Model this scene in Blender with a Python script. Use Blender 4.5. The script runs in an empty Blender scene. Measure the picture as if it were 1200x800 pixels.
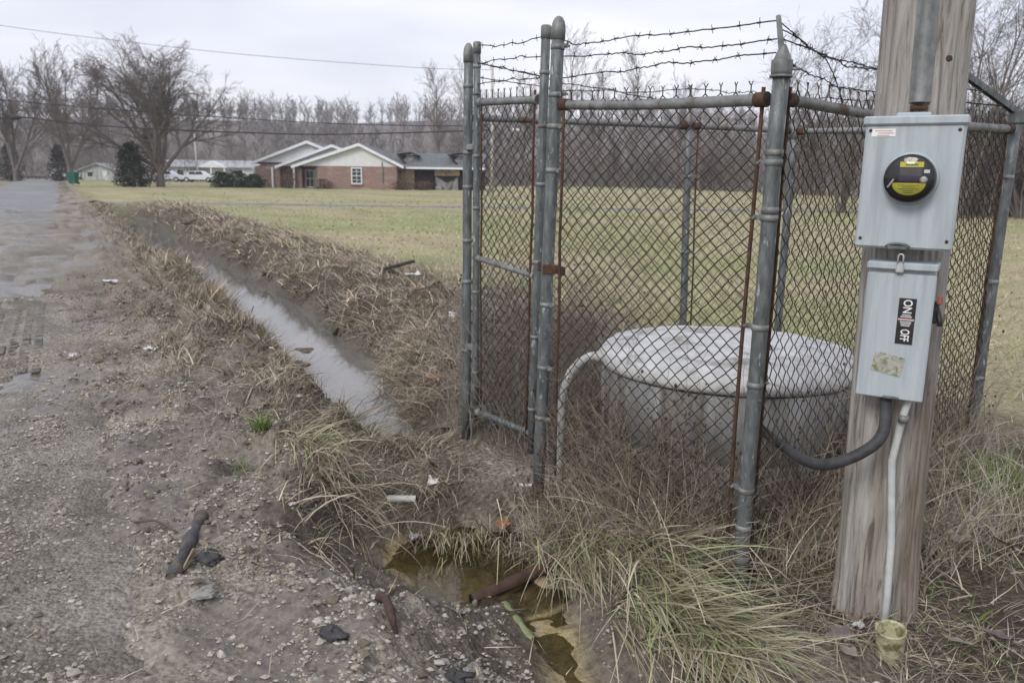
import bpy, math, random
import numpy as np
from mathutils import Vector, Matrix

random.seed(11)
rng = np.random.default_rng(11)
scene = bpy.context.scene
COL = scene.collection
R = math.radians

# ---------------------------------------------------------------- camera
CAM_PITCH = math.atan((400 - 204) / 950.0)
cam_data = bpy.data.cameras.new('camera')
cam_data.sensor_width = 36.0
cam_data.lens = 28.5
cam_data.clip_start = 0.05
cam_data.clip_end = 3000.0
cam_data.dof.use_dof = True
cam_data.dof.focus_distance = 3.5
cam_data.dof.aperture_fstop = 4.2
cam = bpy.data.objects.new('camera', cam_data)
cam.matrix_world = (Matrix.Translation((0, 0, 1.6)) @ Matrix.Rotation(math.pi / 2 - CAM_PITCH, 4, 'X')
                    @ Matrix.Rotation(R(0.8), 4, 'Z'))
COL.objects.link(cam)
scene.camera = cam

# ---------------------------------------------------------------- sky: overcast, soft cloud cover over a Nishita sky
SUN_EL, SUN_ROT = R(38), R(215)
world = bpy.data.worlds.new('World')
scene.world = world
world.use_nodes = True
wn, wl = world.node_tree.nodes, world.node_tree.links
wn.clear()
w_out = wn.new('ShaderNodeOutputWorld')
w_bg = wn.new('ShaderNodeBackground')
w_bg.inputs['Strength'].default_value = 0.10
w_sky = wn.new('ShaderNodeTexSky')
w_sky.sky_type = 'NISHITA'
w_sky.sun_disc = False
w_sky.sun_elevation = SUN_EL
w_sky.sun_rotation = SUN_ROT
w_tc = wn.new('ShaderNodeTexCoord')
w_map = wn.new('ShaderNodeMapping')
w_map.inputs['Scale'].default_value = (1.2, 1.2, 4.5)
w_map.inputs['Rotation'].default_value = (0.25, 0.15, 0.4)
w_noise = wn.new('ShaderNodeTexNoise')
w_noise.inputs['Scale'].default_value = 1.6
w_noise.inputs['Detail'].default_value = 4.0
w_noise.inputs['Roughness'].default_value = 0.5
w_ramp = wn.new('ShaderNodeValToRGB')
w_ramp.color_ramp.elements[0].position = 0.34
w_ramp.color_ramp.elements[0].color = (5.5, 5.9, 7.0, 1)
w_ramp.color_ramp.elements[1].position = 0.66
w_ramp.color_ramp.elements[1].color = (8.6, 8.45, 9.1, 1)
w_mix = wn.new('ShaderNodeMixRGB')
w_mix.inputs['Fac'].default_value = 0.9
wl.new(w_tc.outputs['Generated'], w_map.inputs['Vector'])
wl.new(w_map.outputs['Vector'], w_noise.inputs['Vector'])
wl.new(w_noise.outputs['Fac'], w_ramp.inputs['Fac'])
wl.new(w_sky.outputs['Color'], w_mix.inputs['Color1'])
wl.new(w_ramp.outputs['Color'], w_mix.inputs['Color2'])
wl.new(w_mix.outputs['Color'], w_bg.inputs['Color'])
wl.new(w_bg.outputs['Background'], w_out.inputs['Surface'])

# ---------------------------------------------------------------- sun, veiled by cloud
sun_data = bpy.data.lights.new('sun', 'SUN')
sun_data.energy = 1.5
sun_data.angle = R(22)
sun_data.color = (1.0, 0.96, 0.9)
sun = bpy.data.objects.new('sun', sun_data)
_sd = Vector((math.sin(SUN_ROT) * math.cos(SUN_EL), math.cos(SUN_ROT) * math.cos(SUN_EL), math.sin(SUN_EL)))
sun.rotation_euler = _sd.to_track_quat('Z', 'Y').to_euler()
sun.location = (-10, -10, 30)
COL.objects.link(sun)
vs = scene.view_settings
vs.view_transform = 'Standard'
vs.look = 'None'
vs.exposure = 0.44
vs.gamma = 1.0
vs.use_curve_mapping = False
try:
    scene.cycles.max_bounces = 6
    scene.cycles.diffuse_bounces = 3
    scene.cycles.glossy_bounces = 3
    scene.cycles.transparent_max_bounces = 12
    scene.cycles.use_denoising = True
except Exception:
    pass

# ================================================================ helpers
def tag(o, label=None, cat=None, group=None, kind=None):
    if label: o['label'] = label
    if cat: o['category'] = cat
    if group: o['group'] = group
    if kind: o['kind'] = kind
    return o

def origin(o):
    v = np.zeros(3)
    while o is not None:
        v += np.array(o.location); o = o.parent
    return v

def empty(name, loc, label=None, cat=None, group=None):
    o = bpy.data.objects.new(name, None)
    o.empty_display_size = 0.1
    o.location = loc
    COL.objects.link(o)
    return tag(o, label, cat, group)

def raw_mesh(name, v, faces, smooth=True):
    """fast mesh from numpy vertices and an (N,k) face array (or a list of such)."""
    if not isinstance(faces, list): faces = [faces]
    me = bpy.data.meshes.new(name)
    v = np.asarray(v, dtype=np.float32)
    me.vertices.add(len(v)); me.vertices.foreach_set('co', v.ravel())
    tot = np.concatenate([np.full(len(f), f.shape[1], dtype=np.int32) for f in faces])
    idx = np.concatenate([np.asarray(f, dtype=np.int32).ravel() for f in faces])
    start = np.concatenate([[0], np.cumsum(tot)[:-1]]).astype(np.int32)
    me.loops.add(len(idx)); me.loops.foreach_set('vertex_index', idx)
    me.polygons.add(len(tot)); me.polygons.foreach_set('loop_start', start)
    me.polygons.foreach_set('loop_total', tot)
    me.polygons.foreach_set('use_smooth', np.full(len(tot), smooth, dtype=bool))
    me.update(calc_edges=True)
    return me

def set_col(me, cols, name='Col'):
    a = me.color_attributes.new(name, 'FLOAT_COLOR', 'POINT')
    c = np.ones((len(me.vertices), 4), dtype=np.float32)
    cols = np.asarray(cols, dtype=np.float32)
    c[:, :cols.shape[1]] = cols
    a.data.foreach_set('color', c.ravel())

def link(name, me, mat, parent=None, at=None):
    o = bpy.data.objects.new(name, me)
    COL.objects.link(o)
    if mat is not None: me.materials.append(mat)
    if parent is not None: o.parent = parent
    if at is not None: o.location = at
    return o

def big(name, v, faces, mat, cols=None, parent=None, smooth=True):
    """link a numpy mesh; vertices are given in world space."""
    v = np.asarray(v, dtype=np.float64)
    if parent is None:
        o0 = np.array([v[:, 0].mean(), v[:, 1].mean(), v[:, 2].min()]) if len(v) else np.zeros(3)
    else:
        o0 = origin(parent)
    me = raw_mesh(name, v - o0, faces, smooth)
    if cols is not None: set_col(me, cols)
    return link(name, me, mat, parent, o0 if parent is None else None)

class MB:
    """collects shapes in world space; build() links them as one mesh object."""
    def __init__(s): s.v = []; s.f = []; s.sm = []
    def add(s, v, f, smooth=False):
        b = len(s.v)
        s.v += [tuple(map(float, p)) for p in v]
        s.f += [tuple(i + b for i in q) for q in f]
        s.sm += [smooth] * len(f)
        return s
    def box(s, c, size, M=None):
        sx, sy, sz = [k / 2 for k in size]
        v = [Vector((x, y, z)) for x in (-sx, sx) for y in (-sy, sy) for z in (-sz, sz)]
        if M is not None: v = [M @ p for p in v]
        v = [p + Vector(c) for p in v]
        return s.add(v, [(0, 1, 3, 2), (4, 6, 7, 5), (0, 4, 5, 1), (2, 3, 7, 6), (0, 2, 6, 4), (1, 5, 7, 3)])
    def bevel_box(s, c, size, M=None, b=0.01):
        """box whose 12 edges are chamfered."""
        hx, hy, hz = [k / 2 for k in size]
        v = []; key = {}
        for sx in (-1, 1):
            for sy in (-1, 1):
                for sz in (-1, 1):
                    for ax in range(3):
                        p = [sx * (hx - b), sy * (hy - b), sz * (hz - b)]
                        p[ax] = (sx * hx, sy * hy, sz * hz)[ax]
                        key[(sx, sy, sz, ax)] = len(v); v.append(Vector(p))
        f = []
        for ax in range(3):
            o1, o2 = [k for k in range(3) if k != ax]
            for sg in (-1, 1):
                q = []
                for a, bb in ((-1, -1), (1, -1), (1, 1), (-1, 1)):
                    t = [0, 0, 0]; t[ax] = sg; t[o1] = a; t[o2] = bb
                    q.append(key[(*t, ax)])
                f.append(tuple(q))
            for a in (-1, 1):
                for bb in (-1, 1):
                    t = [0, 0, 0]; t[o1] = a; t[o2] = bb
                    t0 = list(t); t0[ax] = -1; t1 = list(t); t1[ax] = 1
                    f.append((key[(*t0, o1)], key[(*t1, o1)], key[(*t1, o2)], key[(*t0, o2)]))
        for sx in (-1, 1):
            for sy in (-1, 1):
                for sz in (-1, 1):
                    f.append(tuple(key[(sx, sy, sz, ax)] for ax in range(3)))
        if M is not None: v = [M @ p for p in v]
        v = [p + Vector(c) for p in v]
        return s.add(v, f)
    def tube(s, pts, r, sides=10, cap=True, smooth=True):
        pts = [Vector(p) for p in pts]; n = len(pts)
        if not hasattr(r, '__len__'): r = [r] * n
        ts = []
        for i in range(n):
            a = pts[max(i - 1, 0)]; b = pts[min(i + 1, n - 1)]
            ts.append((b - a).normalized())
        ref = Vector((0, 0, 1)) if abs(ts[0].z) < 0.9 else Vector((1, 0, 0))
        u = ts[0].cross(ref).normalized()
        v = []
        for i in range(n):
            u = (u - ts[i] * u.dot(ts[i])).normalized(); w = ts[i].cross(u)
            for k in range(sides):
                a = 2 * math.pi * k / sides
                v.append(pts[i] + (u * math.cos(a) + w * math.sin(a)) * r[i])
        f = []
        for i in range(n - 1):
            for k in range(sides):
                k2 = (k + 1) % sides
                f.append((i * sides + k, i * sides + k2, (i + 1) * sides + k2, (i + 1) * sides + k))
        s.add(v, f, smooth)
        if cap:
            b = len(s.v) - len(v)
            s.f.append(tuple(b + k for k in reversed(range(sides)))); s.sm.append(False)
            s.f.append(tuple(b + (n - 1) * sides + k for k in range(sides))); s.sm.append(False)
        return s
    def lathe(s, prof, c, sides=16, M=None, smooth=True):
        """prof: list of (radius, height) along local z."""
        v = []; f = []
        for r, z in prof:
            for k in range(sides):
                a = 2 * math.pi * k / sides
                p = Vector((r * math.cos(a), r * math.sin(a), z))
                if M is not None: p = M @ p
                v.append(p + Vector(c))
        n = len(prof)
        for i in range(n - 1):
            for k in range(sides):
                k2 = (k + 1) % sides
                f.append((i * sides + k, i * sides + k2, (i + 1) * sides + k2, (i + 1) * sides + k))
        s.add(v, f, smooth)
        b = len(s.v) - len(v)
        s.f.append(tuple(b + k for k in reversed(range(sides)))); s.sm.append(False)
        s.f.append(tuple(b + (n - 1) * sides + k for k in range(sides))); s.sm.append(False)
        return s
    def prism(s, poly, axis_vec):
        """closed polygon (3D points) extruded along a vector."""
        a = Vector(axis_vec); n = len(poly)
        v = [Vector(p) for p in poly] + [Vector(p) + a for p in poly]
        f = [tuple(reversed(range(n))), tuple(range(n, 2 * n))]
        f += [(i, (i + 1) % n, n + (i + 1) % n, n + i) for i in range(n)]
        return s.add(v, f)
    def build(s, name, mat, parent=None, label=None, cat=None, group=None, kind=None, at=None):
        v = np.array(s.v)
        if parent is None:
            o0 = np.array(at) if at is not None else np.array([(v[:, 0].min() + v[:, 0].max()) / 2, (v[:, 1].min() + v[:, 1].max()) / 2, v[:, 2].min()])
        else:
            o0 = origin(parent)
        me = bpy.data.meshes.new(name)
        me.from_pydata([tuple(p) for p in (v - o0)], [], s.f)
        me.polygons.foreach_set('use_smooth', s.sm)
        me.update()
        o = link(name, me, mat, parent, o0 if parent is None else None)
        return tag(o, label, cat, group, kind)

def seg_mesh(p0, p1, r0, r1, sides=3):
    """many tapered prisms at once: returns vertices and quads."""
    p0 = np.asarray(p0, float); p1 = np.asarray(p1, float)
    r0 = np.asarray(r0, float); r1 = np.asarray(r1, float)
    t = p1 - p0; t /= np.maximum(np.linalg.norm(t, axis=1, keepdims=True), 1e-9)
    ref = np.where(np.abs(t[:, 2:3]) < 0.9, np.array([[0, 0, 1.0]]), np.array([[1.0, 0, 0]]))
    u = np.cross(t, ref); u /= np.linalg.norm(u, axis=1, keepdims=True)
    w = np.cross(t, u)
    n = len(p0)
    if sides == 2:      # thin blade-like twig seen as a line
        ang = rng.uniform(0, math.pi, n)[:, None]
        e = u * np.cos(ang) + w * np.sin(ang)
        v = np.stack([p0 - e * r0[:, None], p0 + e * r0[:, None], p1 + e * r1[:, None], p1 - e * r1[:, None]], 1)
        return v.reshape(-1, 3), np.arange(n * 4).reshape(n, 4)
    v = np.empty((n, 2, sides, 3))
    for k in range(sides):
        a = 2 * math.pi * k / sides
        e = u * math.cos(a) + w * math.sin(a)
        v[:, 0, k] = p0 + e * r0[:, None]; v[:, 1, k] = p1 + e * r1[:, None]
    base = (np.arange(n) * 2 * sides)[:, None]
    fs = []
    for k in range(sides):
        k2 = (k + 1) % sides
        fs.append(base + np.array([[k, k2, sides + k2, sides + k]]))
    return v.reshape(-1, 3), np.concatenate(fs)

# ---- value noise on the plane
_perm = rng.random((256, 256))
def vnoise(x, y):
    xi = np.floor(x).astype(int); yi = np.floor(y).astype(int)
    fx = x - xi; fy = y - yi
    fx = fx * fx * (3 - 2 * fx); fy = fy * fy * (3 - 2 * fy)
    a = _perm[xi & 255, yi & 255]; b = _perm[(xi + 1) & 255, yi & 255]
    c = _perm[xi & 255, (yi + 1) & 255]; d = _perm[(xi + 1) & 255, (yi + 1) & 255]
    return (a * (1 - fx) + b * fx) * (1 - fy) + (c * (1 - fx) + d * fx) * fy
def fbm(x, y, o=4):
    s = 0; a = 0.5; t = 0
    for i in range(o):
        s = s + a * vnoise(x * 2 ** i + 17.3 * i, y * 2 ** i + 9.1 * i); t += a; a *= 0.5
    return s / t
def ss(a, b, x):
    t = np.clip((x - a) / (b - a), 0, 1)
    return t * t * (3 - 2 * t)

# ================================================================ materials
def nodes_of(m):
    m.use_nodes = True
    nt = m.node_tree
    return nt.nodes, nt.links, nt.nodes['Principled BSDF']

def pmat(name, c1, c2=None, rough=0.8, metal=0.0, scale=8.0, stretch=(1, 1, 1), bump=0.0, bscale=60.0,
         c3=None, s3=3.0, t3=(0.58, 0.66), spec=0.35, detail=5.0, rvar=0.0):
    """noise between two colours, patches of a third, fine bump."""
    m = bpy.data.materials.new(name)
    N, L, b = nodes_of(m)
    tc = N.new('ShaderNodeTexCoord'); mp = N.new('ShaderNodeMapping'); mp.inputs['Scale'].default_value = stretch
    L.new(tc.outputs['Object'], mp.inputs['Vector'])
    no = N.new('ShaderNodeTexNoise'); no.inputs['Scale'].default_value = scale; no.inputs['Detail'].default_value = detail
    no.inputs['Roughness'].default_value = 0.6
    L.new(mp.outputs['Vector'], no.inputs['Vector'])
    rp = N.new('ShaderNodeValToRGB')
    rp.color_ramp.elements[0].position = 0.32; rp.color_ramp.elements[1].position = 0.68
    rp.color_ramp.elements[0].color = (*c1, 1); rp.color_ramp.elements[1].color = (*(c2 or c1), 1)
    L.new(no.outputs['Fac'], rp.inputs['Fac'])
    out = rp.outputs['Color']
    if c3 is not None:
        n3 = N.new('ShaderNodeTexNoise'); n3.inputs['Scale'].default_value = s3; n3.inputs['Detail'].default_value = 6
        n3.inputs['Roughness'].default_value = 0.65
        L.new(mp.outputs['Vector'], n3.inputs['Vector'])
        r3 = N.new('ShaderNodeValToRGB')
        r3.color_ramp.elements[0].position = t3[0]; r3.color_ramp.elements[1].position = t3[1]
        r3.color_ramp.elements[0].color = (0, 0, 0, 1); r3.color_ramp.elements[1].color = (1, 1, 1, 1)
        L.new(n3.outputs['Fac'], r3.inputs['Fac'])
        mx = N.new('ShaderNodeMixRGB'); mx.inputs['Color2'].default_value = (*c3, 1)
        L.new(r3.outputs['Color'], mx.inputs['Fac']); L.new(out, mx.inputs['Color1'])
        out = mx.outputs['Color']
    L.new(out, b.inputs['Base Color'])
    b.inputs['Roughness'].default_value = rough
    b.inputs['Metallic'].default_value = metal
    b.inputs['Specular IOR Level'].default_value = spec
    if rvar:
        mr = N.new('ShaderNodeMapRange')
        mr.inputs['To Min'].default_value = rough - rvar; mr.inputs['To Max'].default_value = rough + rvar
        L.new(no.outputs['Fac'], mr.inputs['Value']); L.new(mr.outputs['Result'], b.inputs['Roughness'])
    if bump:
        nb = N.new('ShaderNodeTexNoise'); nb.inputs['Scale'].default_value = bscale; nb.inputs['Detail'].default_value = 6
        L.new(mp.outputs['Vector'], nb.inputs['Vector'])
        bp = N.new('ShaderNodeBump'); bp.inputs['Strength'].default_value = bump; bp.inputs['Distance'].default_value = 0.01
        L.new(nb.outputs['Fac'], bp.inputs['Height']); L.new(bp.outputs['Normal'], b.inputs['Normal'])
    return m

def colmat(name, rough=0.8, var=0.35, scale=30.0, bump=0.0, bscale=60.0, spec=0.25, wet=False, trans=0.0, voro=0.0):
    """base colour from the mesh colour attribute with a fine noise over it."""
    m = bpy.data.materials.new(name)
    N, L, b = nodes_of(m)
    at = N.new('ShaderNodeAttribute'); at.attribute_name = 'Col'
    tc = N.new('ShaderNodeTexCoord')
    no = N.new('ShaderNodeTexNoise'); no.inputs['Scale'].default_value = scale; no.inputs['Detail'].default_value = 8
    no.inputs['Roughness'].default_value = 0.68
    L.new(tc.outputs['Object'], no.inputs['Vector'])
    mr = N.new('ShaderNodeMapRange'); mr.inputs['From Min'].default_value = 0.3; mr.inputs['From Max'].default_value = 0.7
    mr.inputs['To Min'].default_value = 1 - var; mr.inputs['To Max'].default_value = 1 + var
    L.new(no.outputs['Fac'], mr.inputs['Value'])
    mul = N.new('ShaderNodeMixRGB'); mul.blend_type = 'MULTIPLY'; mul.inputs['Fac'].default_value = 1
    L.new(at.outputs['Color'], mul.inputs['Color1']); L.new(mr.outputs['Result'], mul.inputs['Color2'])
    L.new(mul.outputs['Color'], b.inputs['Base Color'])
    b.inputs['Roughness'].default_value = rough
    b.inputs['Specular IOR Level'].default_value = spec
    if wet:
        r2 = N.new('ShaderNodeMapRange'); r2.inputs['To Min'].default_value = 0.16; r2.inputs['To Max'].default_value = rough
        L.new(at.outputs['Alpha'], r2.inputs['Value']); L.new(r2.outputs['Result'], b.inputs['Roughness'])
    if bump:
        nb = N.new('ShaderNodeTexNoise'); nb.inputs['Scale'].default_value = bscale; nb.inputs['Detail'].default_value = 8
        nb.inputs['Roughness'].default_value = 0.7
        L.new(tc.outputs['Object'], nb.inputs['Vector'])
        h = nb.outputs['Fac']
        if voro:
            vo = N.new('ShaderNodeTexVoronoi'); vo.inputs['Scale'].default_value = voro
            L.new(tc.outputs['Object'], vo.inputs['Vector'])
            ad = N.new('ShaderNodeMath'); ad.operation = 'SUBTRACT'
            L.new(h, ad.inputs[0]); L.new(vo.outputs['Distance'], ad.inputs[1]); h = ad.outputs['Value']
        bp = N.new('ShaderNodeBump'); bp.inputs['Strength'].default_value = bump; bp.inputs['Distance'].default_value = 0.03
        if wet:
            ms = N.new('ShaderNodeMath'); ms.operation = 'MULTIPLY'; ms.inputs[1].default_value = bump
            L.new(at.outputs['Alpha'], ms.inputs[0]); L.new(ms.outputs['Value'], bp.inputs['Strength'])
        L.new(h, bp.inputs['Height']); L.new(bp.outputs['Normal'], b.inputs['Normal'])
    return m

def water_mat(name, tint, body, murk, ripple=0.15, rscale=9.0, ior=1.5):
    """clear film mirrored by fresnel, over a murky body colour."""
    m = bpy.data.materials.new(name)
    m.use_nodes = True
    N, L = m.node_tree.nodes, m.node_tree.links
    N.clear()
    out = N.new('ShaderNodeOutputMaterial')
    tr = N.new('ShaderNodeBsdfTransparent'); tr.inputs['Color'].default_value = (*tint, 1)
    df = N.new('ShaderNodeBsdfDiffuse'); df.inputs['Color'].default_value = (*body, 1)
    gl = N.new('ShaderNodeBsdfGlossy'); gl.inputs['Roughness'].default_value = 0.03
    fr = N.new('ShaderNodeFresnel'); fr.inputs['IOR'].default_value = ior
    m1 = N.new('ShaderNodeMixShader'); m1.inputs['Fac'].default_value = murk
    m2 = N.new('ShaderNodeMixShader')
    tc = N.new('ShaderNodeTexCoord'); no = N.new('ShaderNodeTexNoise'); no.inputs['Scale'].default_value = rscale
    no.inputs['Detail'].default_value = 3
    bp = N.new('ShaderNodeBump'); bp.inputs['Strength'].default_value = ripple; bp.inputs['Distance'].default_value = 0.02
    L.new(tc.outputs['Object'], no.inputs['Vector']); L.new(no.outputs['Fac'], bp.inputs['Height'])
    L.new(bp.outputs['Normal'], gl.inputs['Normal']); L.new(bp.outputs['Normal'], fr.inputs['Normal'])
    L.new(tr.outputs['BSDF'], m1.inputs[1]); L.new(df.outputs['BSDF'], m1.inputs[2])
    L.new(fr.outputs['Fac'], m2.inputs['Fac']); L.new(m1.outputs['Shader'], m2.inputs[1]); L.new(gl.outputs['BSDF'], m2.inputs[2])
    L.new(m2.outputs['Shader'], out.inputs['Surface'])
    return m

def glass_mat(name, tint=(0.9, 0.9, 0.9), ior=1.45):
    m = bpy.data.materials.new(name)
    m.use_nodes = True
    N, L = m.node_tree.nodes, m.node_tree.links
    N.clear()
    out = N.new('ShaderNodeOutputMaterial')
    tr = N.new('ShaderNodeBsdfTransparent'); tr.inputs['Color'].default_value = (*tint, 1)
    gl = N.new('ShaderNodeBsdfGlossy'); gl.inputs['Roughness'].default_value = 0.04
    fr = N.new('ShaderNodeFresnel'); fr.inputs['IOR'].default_value = ior
    mx = N.new('ShaderNodeMixShader')
    L.new(fr.outputs['Fac'], mx.inputs['Fac']); L.new(tr.outputs['BSDF'], mx.inputs[1]); L.new(gl.outputs['BSDF'], mx.inputs[2])
    L.new(mx.outputs['Shader'], out.inputs['Surface'])
    return m

M_ground = colmat('ground_soil', rough=0.9, var=0.55, scale=26, bump=1.0, bscale=28, wet=True, voro=45)
M_road = colmat('road_gravel', rough=0.85, var=0.5, scale=26, bump=0.9, bscale=34, wet=True, voro=55)
M_grass = colmat('grass_blades', rough=0.7, var=0.15, scale=5, spec=0.2)
M_stone = colmat('stones', rough=0.85, var=0.25, scale=40)
M_twig = colmat('bare_twigs', rough=0.9, var=0.15, scale=3)
M_leaf = colmat('evergreen_leaves', rough=0.6, var=0.2, scale=5)
M_galv = pmat('galvanised_steel', (0.075, 0.085, 0.086), (0.185, 0.20, 0.20), rough=0.5, metal=0.3, scale=38, stretch=(1, 1, 0.3),
              bump=0.25, bscale=110, c3=(0.40, 0.42, 0.42), s3=42, t3=(0.60, 0.66))
M_galv2 = pmat('galvanised_rail', (0.13, 0.135, 0.13), (0.27, 0.28, 0.275), rough=0.55, metal=0.25, scale=16,
               bump=0.15, bscale=70, c3=(0.10, 0.055, 0.03), s3=5, t3=(0.55, 0.66))
M_rust = pmat('rusty_steel', (0.04, 0.026, 0.019), (0.105, 0.056, 0.035), rough=0.9, scale=30, bump=0.4, bscale=120)
M_wire = pmat('weathered_wire', (0.026, 0.022, 0.02), (0.085, 0.066, 0.055), rough=0.75, metal=0.2, scale=14)
M_barb = pmat('barbed_wire_steel', (0.03, 0.027, 0.027), (0.085, 0.078, 0.075), rough=0.7, metal=0.3, scale=20)
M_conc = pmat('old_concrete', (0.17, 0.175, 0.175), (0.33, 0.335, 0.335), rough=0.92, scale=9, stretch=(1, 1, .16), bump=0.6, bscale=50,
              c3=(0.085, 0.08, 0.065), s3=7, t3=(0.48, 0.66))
M_lid = pmat('pale_concrete', (0.44, 0.445, 0.44), (0.66, 0.665, 0.66), rough=0.9, scale=9, bump=0.6, bscale=60, detail=9,
             c3=(0.27, 0.265, 0.24), s3=5.5, t3=(0.52, 0.66))
M_pvc = pmat('grey_white_plastic', (0.40, 0.41, 0.40), (0.55, 0.56, 0.55), rough=0.5, scale=12, c3=(0.28, 0.26, 0.22), s3=7)
M_box = pmat('grey_enamel', (0.36, 0.41, 0.44), (0.42, 0.465, 0.49), rough=0.42, scale=5, stretch=(6, 6, 0.5), spec=0.45,
             c3=(0.27, 0.30, 0.31), s3=4, t3=(0.48, 0.78), bump=0.05, bscale=120, rvar=.12)
M_black = pmat('black_plastic', (0.012, 0.012, 0.013), (0.03, 0.03, 0.032), rough=0.45, scale=20)
M_cond = pmat('black_rubber', (0.03, 0.031, 0.033), (0.06, 0.062, 0.065), rough=0.6, scale=25, bump=0.1)
M_yellow = pmat('yellow_label', (0.62, 0.58, 0.05), (0.66, 0.63, 0.08), rough=0.5, scale=10)
M_white = pmat('white_label', (0.7, 0.7, 0.69), (0.8, 0.8, 0.79), rough=0.55, scale=10)
M_pink = pmat('pale_red_print', (0.5, 0.3, 0.28), (0.6, 0.4, 0.38), rough=0.6)
M_lcd = pmat('display', (0.06, 0.055, 0.065), (0.11, 0.10, 0.11), rough=0.2, scale=30)
M_zinc = pmat('bright_zinc', (0.45, 0.46, 0.46), (0.6, 0.6, 0.6), rough=0.4, metal=0.5, scale=30)
M_glass = glass_mat('clear_glass')
M_windowglass = pmat('window_glass', (0.02, 0.025, 0.03), (0.05, 0.055, 0.06), rough=0.1, spec=0.6)
M_bark = pmat('grey_bark', (0.10, 0.085, 0.075), (0.20, 0.175, 0.155), rough=0.95, scale=4, stretch=(4, 4, 0.6), bump=0.6, bscale=12)
M_cable = pmat('cable_black', (0.015, 0.015, 0.016), (0.03, 0.03, 0.03), rough=0.6)

# ================================================================ terrain
ES = np.array([-0.485, 0.8746]); EN = np.array([0.8746, 0.485])   # along / across the road and ditch
def to_sn(x, y): return ES[0] * x + ES[1] * y, EN[0] * x + EN[1] * y
def to_xy(s, n): return ES[0] * s + EN[0] * n, ES[1] * s + EN[1] * n

_DS = [4.9, 5.2, 5.8, 7.5, 9.3, 11.5, 14, 19, 25, 32, 40]
_DL = [1.80, 1.72, 1.86, 1.98, 2.04, 2.00, 1.92, 1.88, 1.85, 1.9, 2.0]
_DR = [1.82, 1.95, 2.13, 2.48, 2.68, 2.80, 2.90, 2.85, 2.7, 2.5, 2.3]
WATER_Z = -0.35

def carve(s, n):
    """depth of ditch, pool and outlet below the verge (<= 0)."""
    wob = (fbm(s * 1.7 + 5, n * 0.4, 3) - 0.5) * 0.16 - .12 + (vnoise(s * 4.3 + 3, n * 2) - .5) * .13 + (vnoise(s * 9.1, n * 3) - .5) * .06
    wob2 = (fbm(s * 2.1 + 31, n * 0.4 + 7, 3) - 0.5) * 0.18 + .15 + (vnoise(s * 4.7 + 33, n * 2) - .5) * .15 + (vnoise(s * 9.7 + 5, n * 3) - .5) * .07
    bend = (vnoise(s * .85 + 2, s * 0) - .5) * .36 * ss(5.3, 7, s)
    l = np.interp(s, _DS, _DL) + wob + bend; r = np.interp(s, _DS, _DR) + wob2 + bend
    d = np.maximum(l - n, n - r)
    endd = np.maximum((4.98 - s) * 0.8, (s - 37) * 0.3)
    d = np.maximum(d, endd)
    bankw = np.where(l - n > n - r, 0.40, 0.36)
    z1 = np.where(d < 0, WATER_Z - .02 + np.clip(d / 0.2, -1, 0) * 0.13, np.where(d < .05, WATER_Z - .02 + .11 * d / .05, (WATER_Z + .09) * (1 - ss(-.05, 1, (d - .05) / bankw))))
    # pool in front
    a = np.arctan2(n - 1.69, s - 3.47)
    wob3 = 1 + (fbm(3 + np.cos(a) * 1.4, 3 + np.sin(a) * 1.4, 2) - 0.5) * 0.5
    q = np.hypot((s - 3.48) / 0.42, (n - 1.68) / 0.47) / wob3 - 1
    dm = q * 0.38
    bw = np.where(s > 3.7, np.where(n < 1.5, .4, 0.17), np.where(n > 1.95, 0.22, 0.62))
    z2 = np.where(dm < 0, -0.36 + np.clip(dm / 0.2, -1, 0) * 0.075, -0.36 * (1 - ss(-0.1, 1, dm / bw)))
    # outlet running towards the lower right
    nc = np.interp(s, [0.5, 1.5, 2.4, 3.2], [1.50, 1.56, 1.66, 1.86]) + (fbm(s * 2.2, n * 0 + 3, 2) - 0.5) * 0.12
    dm3 = np.maximum(np.abs(n - nc) - 0.13, s - 3.4)
    bw3 = np.where(n < nc, 0.75, 0.34)
    z3 = np.where(dm3 < 0, -0.368 - 0.02 * np.clip(-dm3 / 0.1, 0, 1), -0.368 * (1 - ss(-0.1, 1, dm3 / bw3)))
    z4 = -0.17 * np.exp(-((n - 1.72) / 0.4) ** 2) * ss(1.5, 2.5, s) * (1 - ss(5.2, 6.2, s))
    return np.minimum(np.minimum(z1, z2), np.minimum(z3, z4))

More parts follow.
